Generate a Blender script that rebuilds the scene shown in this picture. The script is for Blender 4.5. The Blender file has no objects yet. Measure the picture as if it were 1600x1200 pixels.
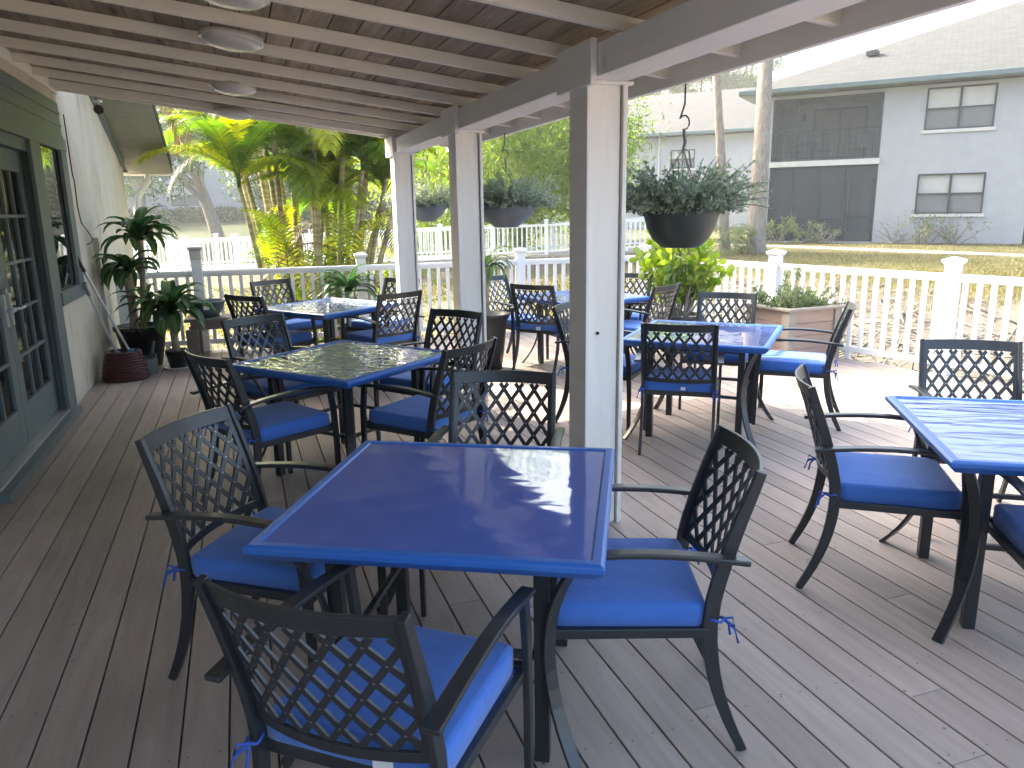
import bpy, bmesh, math, random
import numpy as np
from mathutils import Vector, Matrix
R = math.radians
rng = np.random.default_rng(7)
random.seed(7)
SC = bpy.context.scene
COL = SC.collection

# ------------------------------------------------------------------ camera
CAM_C = np.array([0, 0, 1.6186])
CAM_F = np.array([0.322066, 0.919302, -0.226180])
CAM_R = np.array([0.942434, -0.334024, -0.015665])
CAM_U = np.array([0.089950, 0.208115, 0.973960])
FPX = 1183.45
cd = bpy.data.cameras.new('camera')
cam = bpy.data.objects.new('camera', cd); COL.objects.link(cam)
cd.sensor_width = 36; cd.lens = FPX / 1600 * 36; cd.clip_end = 2000; cd.clip_start = 0.05
m = Matrix.Identity(4)
for i in range(3):
    m[i][0] = CAM_R[i]; m[i][1] = CAM_U[i]; m[i][2] = -CAM_F[i]; m[i][3] = CAM_C[i]
cam.matrix_world = m
SC.camera = cam

# ------------------------------------------------------------------ sky, sun, exposure
SUN_AZ = np.array([-0.52, 0.854]); SUN_EL = R(35)
w = bpy.data.worlds.new('World'); SC.world = w; w.use_nodes = True
wn = w.node_tree; wn.nodes.clear()
sky = wn.nodes.new('ShaderNodeTexSky'); sky.sky_type = 'NISHITA'; sky.sun_disc = False
sky.sun_elevation = SUN_EL
sky.sun_rotation = math.atan2(SUN_AZ[0], SUN_AZ[1])
sky.air_density = 0.8; sky.dust_density = 7.0; sky.ozone_density = 0.6
bg = wn.nodes.new('ShaderNodeBackground'); bg.inputs[1].default_value = 0.15
wo = wn.nodes.new('ShaderNodeOutputWorld')
wn.links.new(sky.outputs[0], bg.inputs[0]); wn.links.new(bg.outputs[0], wo.inputs[0])
sl = bpy.data.lights.new('sun', 'SUN'); sl.energy = 2.0; sl.angle = R(0.5); sl.color = (1, 0.93, 0.82)
so = bpy.data.objects.new('sun', sl); COL.objects.link(so)
sdir = Vector((SUN_AZ[0] * math.cos(SUN_EL), SUN_AZ[1] * math.cos(SUN_EL), math.sin(SUN_EL)))
so.rotation_euler = sdir.to_track_quat('Z', 'Y').to_euler()
SC.view_settings.view_transform = 'Standard'; SC.view_settings.look = 'None'
SC.view_settings.exposure = 3.1; SC.view_settings.gamma = 1
SC.view_settings.use_white_balance = True; SC.view_settings.white_balance_temperature = 6750; SC.view_settings.white_balance_tint = 4
SC.cycles.max_bounces = 8; SC.cycles.diffuse_bounces = 4; SC.cycles.transparent_max_bounces = 12

def at(px, py, D):
    r = CAM_F + (px - 800) / FPX * CAM_R - (py - 600) / FPX * CAM_U
    return CAM_C + r * D
def gnd(px, py, z):
    r = CAM_F + (px - 800) / FPX * CAM_R - (py - 600) / FPX * CAM_U
    return CAM_C + r * ((z - CAM_C[2]) / r[2])

# ------------------------------------------------------------------ materials
MATS = {}
def nmat(name):
    mt = bpy.data.materials.new(name); mt.use_nodes = True
    nt = mt.node_tree; b = nt.nodes['Principled BSDF']
    MATS[name] = mt
    return mt, nt, b
def N(nt, t, **k):
    n = nt.nodes.new('ShaderNode' + t)
    for a, v in k.items():
        if a in ('operation', 'blend_type', 'data_type', 'feature', 'distance', 'interpolation_type', 'musgrave_type', 'noise_dimensions', 'offset', 'offset_frequency', 'squash', 'attribute_name', 'wave_type', 'bands_direction'):
            setattr(n, a, v)
        else:
            n.inputs[a.replace('_', ' ')].default_value = v
    return n
def coords(nt, scale=(1, 1, 1), kind='Object', rot=(0, 0, 0)):
    tc = nt.nodes.new('ShaderNodeTexCoord'); mp = nt.nodes.new('ShaderNodeMapping')
    mp.inputs['Scale'].default_value = scale; mp.inputs['Rotation'].default_value = rot
    nt.links.new(tc.outputs[kind], mp.inputs['Vector']); return mp.outputs[0]
def ramp(nt, src, stops):
    r = nt.nodes.new('ShaderNodeValToRGB'); e = r.color_ramp.elements
    while len(e) < len(stops): e.new(0.5)
    for el, (p, c) in zip(e, stops):
        el.position = p; el.color = (*c, 1) if len(c) == 3 else c
    nt.links.new(src, r.inputs[0]); return r.outputs[0]
def bump(nt, b, h, strength=0.2, dist=0.01):
    bp = nt.nodes.new('ShaderNodeBump'); bp.inputs['Strength'].default_value = strength; bp.inputs['Distance'].default_value = dist
    nt.links.new(h, bp.inputs['Height']); nt.links.new(bp.outputs[0], b.inputs['Normal']); return bp
def simple(name, c1, c2=None, rough=0.6, scale=6, spec=0.4, bumpd=0.0, metal=0.0, stretch=(1, 1, 1), island=0.0, detail=5, kind='Object', coat=0.0, lo=0.3, hi=0.7):
    mt, nt, b = nmat(name)
    b.inputs['Roughness'].default_value = rough; b.inputs['Specular IOR Level'].default_value = spec; b.inputs['Metallic'].default_value = metal
    b.inputs['Coat Weight'].default_value = coat
    c2 = c2 or tuple(x * 0.85 for x in c1)
    nz = N(nt, 'TexNoise', Scale=scale, Detail=detail, Roughness=0.6)
    nt.links.new(coords(nt, stretch, kind), nz.inputs['Vector'])
    col = ramp(nt, nz.outputs[0], [(lo, c1), (hi, c2)])
    if island:
        g = nt.nodes.new('ShaderNodeNewGeometry')
        mr = N(nt, 'MapRange', To_Min=1 - island, To_Max=1 + island)
        nt.links.new(g.outputs['Random Per Island'], mr.inputs[0])
        mx = N(nt, 'Mix', data_type='RGBA', blend_type='MULTIPLY'); mx.inputs[0].default_value = 1
        cb = nt.nodes.new('ShaderNodeCombineColor')
        for i in range(3): nt.links.new(mr.outputs[0], cb.inputs[i])
        nt.links.new(col, mx.inputs[6]); nt.links.new(cb.outputs[0], mx.inputs[7]); col = mx.outputs[2]
    nt.links.new(col, b.inputs['Base Color'])
    if bumpd: bump(nt, b, nz.outputs[0], 0.5, bumpd)
    return mt
def foliage(name, c1, c2, trans=0.45, rough=0.5, nscale=1.5):
    mt, nt, b = nmat(name)
    g = nt.nodes.new('ShaderNodeNewGeometry')
    nz = N(nt, 'TexNoise', Scale=nscale, Detail=2)
    nt.links.new(coords(nt, (1, 1, 1)), nz.inputs['Vector'])
    ad = N(nt, 'Math', operation='ADD'); nt.links.new(nz.outputs[0], ad.inputs[0])
    ml = N(nt, 'Math', operation='MULTIPLY_ADD'); ml.inputs[1].default_value = 0.5; ml.inputs[2].default_value = -0.25
    nt.links.new(g.outputs['Random Per Island'], ml.inputs[0]); nt.links.new(ml.outputs[0], ad.inputs[1])
    col = ramp(nt, ad.outputs[0], [(0.25, c1), (0.75, c2)])
    b.inputs['Roughness'].default_value = rough; b.inputs['Specular IOR Level'].default_value = 0.35
    nt.links.new(col, b.inputs['Base Color'])
    tr = nt.nodes.new('ShaderNodeBsdfTranslucent'); mx = nt.nodes.new('ShaderNodeMixShader'); mx.inputs[0].default_value = trans
    hs = N(nt, 'HueSaturation', Saturation=1.25, Value=1.7); nt.links.new(col, hs.inputs['Color']); nt.links.new(hs.outputs[0], tr.inputs[0])
    nt.links.new(b.outputs[0], mx.inputs[1]); nt.links.new(tr.outputs[0], mx.inputs[2])
    nt.links.new(mx.outputs[0], nt.nodes['Material Output'].inputs[0])
    return mt

def board_mat(name, c1, c2, rough, island, stretch, knots=False, spec=0.3, dots=False):
    mt, nt, b = nmat(name)
    g = nt.nodes.new('ShaderNodeNewGeometry')
    tc = nt.nodes.new('ShaderNodeTexCoord')
    ad = N(nt, 'VectorMath', operation='MULTIPLY_ADD'); ad.inputs[1].default_value = (1, 1, 1)
    sc = N(nt, 'VectorMath', operation='SCALE'); sc.inputs[0].default_value = (0.0, 37.0, 11.0)
    nt.links.new(g.outputs['Random Per Island'], sc.inputs[3])
    nt.links.new(tc.outputs['Object'], ad.inputs[0]); nt.links.new(sc.outputs[0], ad.inputs[2])
    mp = nt.nodes.new('ShaderNodeMapping'); mp.inputs['Scale'].default_value = stretch
    nt.links.new(ad.outputs[0], mp.inputs['Vector'])
    nz = N(nt, 'TexNoise', Scale=1.0, Detail=6, Roughness=0.62, Distortion=0.6); nt.links.new(mp.outputs[0], nz.inputs['Vector'])
    col = ramp(nt, nz.outputs[0], [(0.3, c1), (0.7, c2)])
    big = N(nt, 'TexNoise', Scale=0.9, Detail=4); nt.links.new(tc.outputs['Object'], big.inputs['Vector'])
    bigc = ramp(nt, big.outputs[0], [(0.3, (0.82, 0.82, 0.82)), (0.7, (1.12, 1.12, 1.12))])
    m0 = N(nt, 'Mix', data_type='RGBA', blend_type='MULTIPLY'); m0.inputs[0].default_value = 1
    nt.links.new(col, m0.inputs[6]); nt.links.new(bigc, m0.inputs[7]); col = m0.outputs[2]
    if knots:
        vo = N(nt, 'TexVoronoi', Scale=1.0)
        mp2 = nt.nodes.new('ShaderNodeMapping'); mp2.inputs['Scale'].default_value = (7.2, 1.7, 7.2)
        nt.links.new(ad.outputs[0], mp2.inputs['Vector']); nt.links.new(mp2.outputs[0], vo.inputs['Vector'])
        kc = ramp(nt, vo.outputs['Distance'], [(0.06, (0.3, 0.25, 0.22)), (0.2, (1, 1, 1))])
        m1 = N(nt, 'Mix', data_type='RGBA', blend_type='MULTIPLY'); m1.inputs[0].default_value = 0.85
        nt.links.new(col, m1.inputs[6]); nt.links.new(kc, m1.inputs[7]); col = m1.outputs[2]
    if dots:
        vo = N(nt, 'TexVoronoi', Scale=7.0); nt.links.new(tc.outputs['Object'], vo.inputs['Vector'])
        kc = ramp(nt, vo.outputs['Distance'], [(0.04, (0.35, 0.33, 0.33)), (0.055, (1, 1, 1))])
        m1 = N(nt, 'Mix', data_type='RGBA', blend_type='MULTIPLY'); m1.inputs[0].default_value = 0.8
        nt.links.new(col, m1.inputs[6]); nt.links.new(kc, m1.inputs[7]); col = m1.outputs[2]
    mr = N(nt, 'MapRange', To_Min=1 - island, To_Max=1 + island); nt.links.new(g.outputs['Random Per Island'], mr.inputs[0])
    cb = nt.nodes.new('ShaderNodeCombineColor')
    for i in range(3): nt.links.new(mr.outputs[0], cb.inputs[i])
    mx = N(nt, 'Mix', data_type='RGBA', blend_type='MULTIPLY'); mx.inputs[0].default_value = 1
    nt.links.new(col, mx.inputs[6]); nt.links.new(cb.outputs[0], mx.inputs[7])
    nt.links.new(mx.outputs[2], b.inputs['Base Color'])
    b.inputs['Roughness'].default_value = rough; b.inputs['Specular IOR Level'].default_value = spec
    bump(nt, b, nz.outputs[0], 0.35, 0.002)
    return mt

board_mat('deck_board', (0.41, 0.335, 0.29), (0.32, 0.255, 0.22), 0.62, 0.13, (26, 2.2, 26), dots=True)
board_mat('ceiling_wood', (0.46, 0.375, 0.27), (0.25, 0.20, 0.14), 0.75, 0.25, (22, 1.6, 22), knots=True)
simple('white_paint', (0.84, 0.82, 0.77), (0.76, 0.74, 0.69), 0.55, 3, 0.35, 0.0015, stretch=(6, 6, 0.7))
simple('beam_paint', (0.80, 0.79, 0.77), (0.73, 0.725, 0.71), 0.6, 3, 0.3, 0.002, stretch=(5, 0.6, 5))
simple('rafter_paint', (0.84, 0.80, 0.71), (0.76, 0.72, 0.63), 0.6, 3, 0.3, 0.0015, stretch=(0.6, 6, 6))
simple('vinyl_white', (0.80, 0.80, 0.80), (0.76, 0.76, 0.76), 0.35, 4, 0.5)
simple('teal_paint', (0.135, 0.165, 0.165), (0.11, 0.137, 0.138), 0.5, 5, 0.4, 0.001)
simple('dark_gap', (0.02, 0.018, 0.016), None, 0.9)
simple('chair_metal', (0.026, 0.030, 0.034), (0.020, 0.023, 0.027), 0.32, 30, 0.5, 0.0002)
simple('rivet', (0.30, 0.31, 0.32), None, 0.3, 10, 0.6, metal=0.6)
simple('tag_white', (0.75, 0.76, 0.78), None, 0.5)
simple('lamp_glass', (0.62, 0.61, 0.57), (0.56, 0.55, 0.52), 0.25, 3, 0.5)
simple('black_pot', (0.018, 0.018, 0.018), (0.026, 0.025, 0.024), 0.38, 12, 0.45)
simple('green_pot', (0.03, 0.04, 0.035), (0.04, 0.05, 0.046), 0.5, 9, 0.4)
simple('gray_pot', (0.10, 0.125, 0.15), (0.085, 0.105, 0.125), 0.5, 9, 0.4)
simple('soil', (0.06, 0.045, 0.035), (0.03, 0.022, 0.018), 0.95, 30, 0.1, 0.01)
simple('bark', (0.30, 0.26, 0.215), (0.17, 0.14, 0.115), 0.9, 7, 0.2, 0.02, stretch=(2, 2, 0.5))
simple('palm_ring', (0.42, 0.35, 0.20), (0.22, 0.20, 0.10), 0.7, 1.5, 0.3, 0.006, stretch=(0.4, 0.4, 9), detail=3, lo=0.4, hi=0.6)
simple('cane', (0.36, 0.30, 0.22), (0.24, 0.19, 0.13), 0.85, 12, 0.2, 0.004, stretch=(1, 1, 2))
simple('twig', (0.26, 0.24, 0.215), (0.15, 0.137, 0.12), 0.9, 3, 0.2)
simple('bench_wood', (0.225, 0.195, 0.17), (0.18, 0.155, 0.135), 0.65, 6, 0.3, 0.001, stretch=(1, 5, 5))
simple('planter_board', (0.33, 0.245, 0.205), (0.27, 0.20, 0.165), 0.65, 5, 0.3, 0.001, stretch=(1, 1, 5), island=0.1)
simple('planter_trim', (0.29, 0.265, 0.225), (0.24, 0.22, 0.19), 0.65, 6, 0.3)
simple('wicker', (0.075, 0.015, 0.016), (0.035, 0.008, 0.009), 0.35, 30, 0.5)
simple('aluminium', (0.55, 0.56, 0.58), None, 0.35, 8, 0.5, metal=0.7)
simple('grip_blue', (0.02, 0.22, 0.42), None, 0.4)
simple('grip_gray', (0.16, 0.18, 0.19), None, 0.5)
simple('rope', (0.22, 0.21, 0.19), None, 0.8)
simple('dark_cable', (0.02, 0.02, 0.02), None, 0.5)
simple('lamp_body', (0.06, 0.055, 0.05), None, 0.4)
simple('concrete', (0.27, 0.245, 0.21), (0.21, 0.195, 0.17), 0.9, 4, 0.2, 0.004)
simple('skirt_board', (0.27, 0.20, 0.165), (0.20, 0.15, 0.125), 0.8, 4, 0.2, island=0.15)
simple('walk_deck', (0.42, 0.39, 0.36), (0.33, 0.3, 0.28), 0.8, 5, 0.2)
simple('apt_stucco', (0.33, 0.345, 0.372), (0.30, 0.315, 0.342), 0.9, 3, 0.2, 0.006)
simple('apt_trim', (0.10, 0.145, 0.155), (0.08, 0.12, 0.13), 0.55, 5, 0.4)
simple('frame_dark', (0.035, 0.045, 0.05), None, 0.45)
simple('room_dark', (0.10, 0.095, 0.09), None, 0.9)
simple('sill_white', (0.5, 0.5, 0.5), None, 0.7)
simple('hedge_wall', (0.5, 0.45, 0.4), None, 0.9)
simple('soffit', (0.25, 0.26, 0.235), (0.21, 0.22, 0.20), 0.7, 4, 0.3)
simple('cushion_tie', (0.035, 0.10, 0.42), None, 0.8)
foliage('leaf_palm', (0.07, 0.135, 0.03), (0.13, 0.19, 0.04), 0.55)
foliage('leaf_palm_yellow', (0.18, 0.25, 0.03), (0.29, 0.30, 0.04), 0.6)
foliage('leaf_palm_dry', (0.17, 0.12, 0.07), (0.11, 0.08, 0.05), 0.25)
foliage('leaf_cypress', (0.09, 0.15, 0.03), (0.17, 0.22, 0.05), 0.5, nscale=0.8)
foliage('leaf_oak', (0.045, 0.075, 0.035), (0.085, 0.12, 0.05), 0.3, nscale=0.7)
foliage('leaf_pine', (0.06, 0.085, 0.04), (0.12, 0.14, 0.06), 0.3, nscale=0.4)
foliage('leaf_lime', (0.15, 0.23, 0.045), (0.25, 0.31, 0.07), 0.45, 0.35, nscale=5)
foliage('leaf_basket', (0.15, 0.195, 0.135), (0.25, 0.30, 0.22), 0.35, nscale=9)
foliage('leaf_jade', (0.09, 0.14, 0.06), (0.17, 0.22, 0.11), 0.35, nscale=7)
foliage('leaf_shrub', (0.09, 0.13, 0.05), (0.16, 0.19, 0.09), 0.35)
foliage('leaf_dracaena', (0.03, 0.07, 0.028), (0.055, 0.12, 0.045), 0.3, 0.32, nscale=4)
foliage('leaf_stripe', (0.08, 0.13, 0.04), (0.13, 0.18, 0.06), 0.3, 0.35, nscale=4)
foliage('grass_blade', (0.075, 0.078, 0.027), (0.14, 0.125, 0.05), 0.4, nscale=0.8)
foliage('leaf_hedge', (0.06, 0.10, 0.04), (0.11, 0.15, 0.06), 0.3)

def m_stucco():
    mt, nt, b = nmat('stucco')
    b.inputs['Roughness'].default_value = 0.92; b.inputs['Specular IOR Level'].default_value = 0.2
    v = coords(nt)
    n1 = N(nt, 'TexNoise', Scale=45, Detail=6); nt.links.new(v, n1.inputs['Vector'])
    n2 = N(nt, 'TexNoise', Scale=2.2, Detail=7, Roughness=0.7); nt.links.new(coords(nt, (1, 1, 0.35)), n2.inputs['Vector'])
    base = ramp(nt, n2.outputs[0], [(0.30, (0.33, 0.28, 0.21)), (0.45, (0.52, 0.47, 0.385)), (0.7, (0.60, 0.56, 0.48))])
    nt.links.new(base, b.inputs['Base Color'])
    bump(nt, b, n1.outputs[0], 0.6, 0.006)
m_stucco()
def m_fabric():
    mt, nt, b = nmat('cushion_blue')
    b.inputs['Roughness'].default_value = 0.85; b.inputs['Specular IOR Level'].default_value = 0.2
    b.inputs['Sheen Weight'].default_value = 0.25
    v = coords(nt)
    n1 = N(nt, 'TexNoise', Scale=5, Detail=3, Distortion=1.2); nt.links.new(v, n1.inputs['Vector'])
    col = ramp(nt, n1.outputs[0], [(0.3, (0.046, 0.145, 0.48)), (0.7, (0.058, 0.165, 0.53))])
    nt.links.new(col, b.inputs['Base Color'])
    w1 = N(nt, 'TexNoise', Scale=420, Detail=1); nt.links.new(v, w1.inputs['Vector'])
    ad = N(nt, 'Math', operation='MULTIPLY_ADD'); ad.inputs[1].default_value = 8; nt.links.new(n1.outputs[0], ad.inputs[0]); nt.links.new(w1.outputs[0], ad.inputs[2])
    bump(nt, b, ad.outputs[0], 0.5, 0.0022)
m_fabric()
def m_table():
    mt, nt, b = nmat('table_blue')
    b.inputs['Base Color'].default_value = (0.016, 0.10, 0.40, 1); b.inputs['Roughness'].default_value = 0.35
    n1 = N(nt, 'TexNoise', Scale=40, Detail=3); nt.links.new(coords(nt), n1.inputs['Vector'])
    nt.links.new(ramp(nt, n1.outputs[0], [(0.3, (0.022, 0.115, 0.42)), (0.7, (0.028, 0.13, 0.45))]), b.inputs['Base Color'])
    for nm, sc, st, ct, str_ in (('table_vinyl', 3.2, 0.30, 0.25, (0.9, 1.5, 1)), ('table_vinyl_rippled', 13, 0.75, 1.0, (1.0, 1.5, 1)), ('table_vinyl_clear', 4.0, 0.2, 1.0, (1, 1.4, 1)), ('table_vinyl_streaked', 5.0, 0.32, 0.15, (0.6, 3.0, 1))): vinyl(nm, sc, st, ct, str_)
def vinyl(nm, sc, st, ct, str_):
    mt, nt, b = nmat(nm)
    n0 = N(nt, 'TexNoise', Scale=9, Detail=4); nt.links.new(coords(nt), n0.inputs['Vector'])
    nt.links.new(ramp(nt, n0.outputs[0], [(0.3, (0.062, 0.115, 0.38)), (0.7, (0.078, 0.13, 0.42))]), b.inputs['Base Color'])
    b.inputs['Roughness'].default_value = 0.06; b.inputs['Specular IOR Level'].default_value = 0.5
    b.inputs['Coat Weight'].default_value = ct; b.inputs['Coat Roughness'].default_value = 0.02
    oi = nt.nodes.new('ShaderNodeObjectInfo')
    tc = nt.nodes.new('ShaderNodeTexCoord'); ad = N(nt, 'VectorMath', operation='ADD')
    nt.links.new(tc.outputs['Object'], ad.inputs[0]); nt.links.new(oi.outputs['Random'], ad.inputs[1])
    mp = nt.nodes.new('ShaderNodeMapping'); mp.inputs['Scale'].default_value = str_
    nt.links.new(ad.outputs[0], mp.inputs['Vector'])
    n1 = N(nt, 'TexNoise', Scale=sc, Detail=2.0, Roughness=0.4, Distortion=0.5); nt.links.new(mp.outputs[0], n1.inputs['Vector'])
    bp = bump(nt, b, n1.outputs[0], st, 0.012)
    nt.links.new(bp.outputs[0], b.inputs['Coat Normal'])
m_table()
def m_shingle():
    mt, nt, b = nmat('shingle')
    tc = nt.nodes.new('ShaderNodeUVMap')
    br = nt.nodes.new('ShaderNodeTexBrick'); br.offset = 0.5
    br.inputs['Color1'].default_value = (0.046, 0.049, 0.054, 1); br.inputs['Color2'].default_value = (0.033, 0.035, 0.039, 1); br.inputs['Mortar'].default_value = (0.017, 0.018, 0.02, 1)
    br.inputs['Scale'].default_value = 1; br.inputs['Brick Width'].default_value = 0.42; br.inputs['Row Height'].default_value = 0.15; br.inputs['Mortar Size'].default_value = 0.012
    nt.links.new(tc.outputs[0], br.inputs['Vector'])
    nz = N(nt, 'TexNoise', Scale=2.3, Detail=6); nt.links.new(tc.outputs[0], nz.inputs['Vector'])
    mx = N(nt, 'Mix', data_type='RGBA', blend_type='MULTIPLY'); mx.inputs[0].default_value = 0.6
    nt.links.new(br.outputs[0], mx.inputs[6]); nt.links.new(ramp(nt, nz.outputs[0], [(0.3, (0.75, 0.75, 0.75)), (0.7, (1.15, 1.13, 1.1))]), mx.inputs[7])
    nt.links.new(mx.outputs[2], b.inputs['Base Color']); b.inputs['Roughness'].default_value = 0.95
    bump(nt, b, br.outputs['Fac'], -0.8, 0.02)
m_shingle()
def m_glass(name, col, rough=0.03, spec=0.8, trans=0.0):
    mt, nt, b = nmat(name)
    b.inputs['Base Color'].default_value = (*col, 1); b.inputs['Roughness'].default_value = rough; b.inputs['Specular IOR Level'].default_value = spec
    n1 = N(nt, 'TexNoise', Scale=1.3, Detail=1); nt.links.new(coords(nt), n1.inputs['Vector']); bump(nt, b, n1.outputs[0], 0.06, 0.02)
    if trans:
        t = nt.nodes.new('ShaderNodeBsdfTransparent'); mx = nt.nodes.new('ShaderNodeMixShader'); mx.inputs[0].default_value = trans
        nt.links.new(b.outputs[0], mx.inputs[1]); nt.links.new(t.outputs[0], mx.inputs[2]); nt.links.new(mx.outputs[0], nt.nodes['Material Output'].inputs[0])
m_glass('window_mirror', (0.012, 0.014, 0.015), 0.015, 1.0); MATS['window_mirror'].node_tree.nodes['Principled BSDF'].inputs['IOR'].default_value = 2.6
m_glass('door_glass', (0.02, 0.022, 0.022), 0.03, 0.7, 0.6)
m_glass('apt_glass', (0.10, 0.11, 0.115), 0.05, 0.6, 0.86)
m_glass('insect_screen', (0.07, 0.08, 0.092), 0.7, 0.2, 0.66)
m_glass('insect_screen_lower', (0.055, 0.067, 0.082), 0.7, 0.2, 0.3)
m_glass('window_screen', (0.16, 0.175, 0.19), 0.7, 0.2, 0.7)
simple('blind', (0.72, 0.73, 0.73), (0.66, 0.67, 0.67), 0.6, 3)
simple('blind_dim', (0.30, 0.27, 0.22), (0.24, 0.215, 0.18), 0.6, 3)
def m_ground():
    mt, nt, b = nmat('ground_soil')
    at_ = nt.nodes.new('ShaderNodeAttribute'); at_.attribute_name = 'zone'
    v = coords(nt)
    n1 = N(nt, 'TexNoise', Scale=1.1, Detail=8, Roughness=0.65); nt.links.new(v, n1.inputs['Vector'])
    n2 = N(nt, 'TexNoise', Scale=7, Detail=8, Roughness=0.7); nt.links.new(v, n2.inputs['Vector'])
    soil = ramp(nt, n2.outputs[0], [(0.28, (0.075, 0.064, 0.054)), (0.5, (0.125, 0.108, 0.092)), (0.75, (0.185, 0.165, 0.142))])
    lawn = ramp(nt, n1.outputs[0], [(0.3, (0.065, 0.066, 0.027)), (0.5, (0.105, 0.096, 0.045)), (0.7, (0.165, 0.142, 0.08))])
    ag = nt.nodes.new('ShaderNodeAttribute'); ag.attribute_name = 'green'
    shaded_turf = ramp(nt, n1.outputs[0], [(0.3, (0.026, 0.038, 0.017)), (0.7, (0.05, 0.06, 0.028))])  # greener grass, darkened further to paint in the oaks' shade
    mg = N(nt, 'Mix', data_type='RGBA'); nt.links.new(ag.outputs['Fac'], mg.inputs[0]); nt.links.new(lawn, mg.inputs[6]); nt.links.new(shaded_turf, mg.inputs[7]); lawn = mg.outputs[2]
    mx = N(nt, 'Mix', data_type='RGBA'); nt.links.new(at_.outputs['Fac'], mx.inputs[0])
    nt.links.new(soil, mx.inputs[6]); nt.links.new(lawn, mx.inputs[7]); nt.links.new(mx.outputs[2], b.inputs['Base Color'])
    b.inputs['Roughness'].default_value = 0.95; b.inputs['Specular IOR Level'].default_value = 0.1
    bump(nt, b, n2.outputs[0], 0.8, 0.05)
m_ground()

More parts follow.
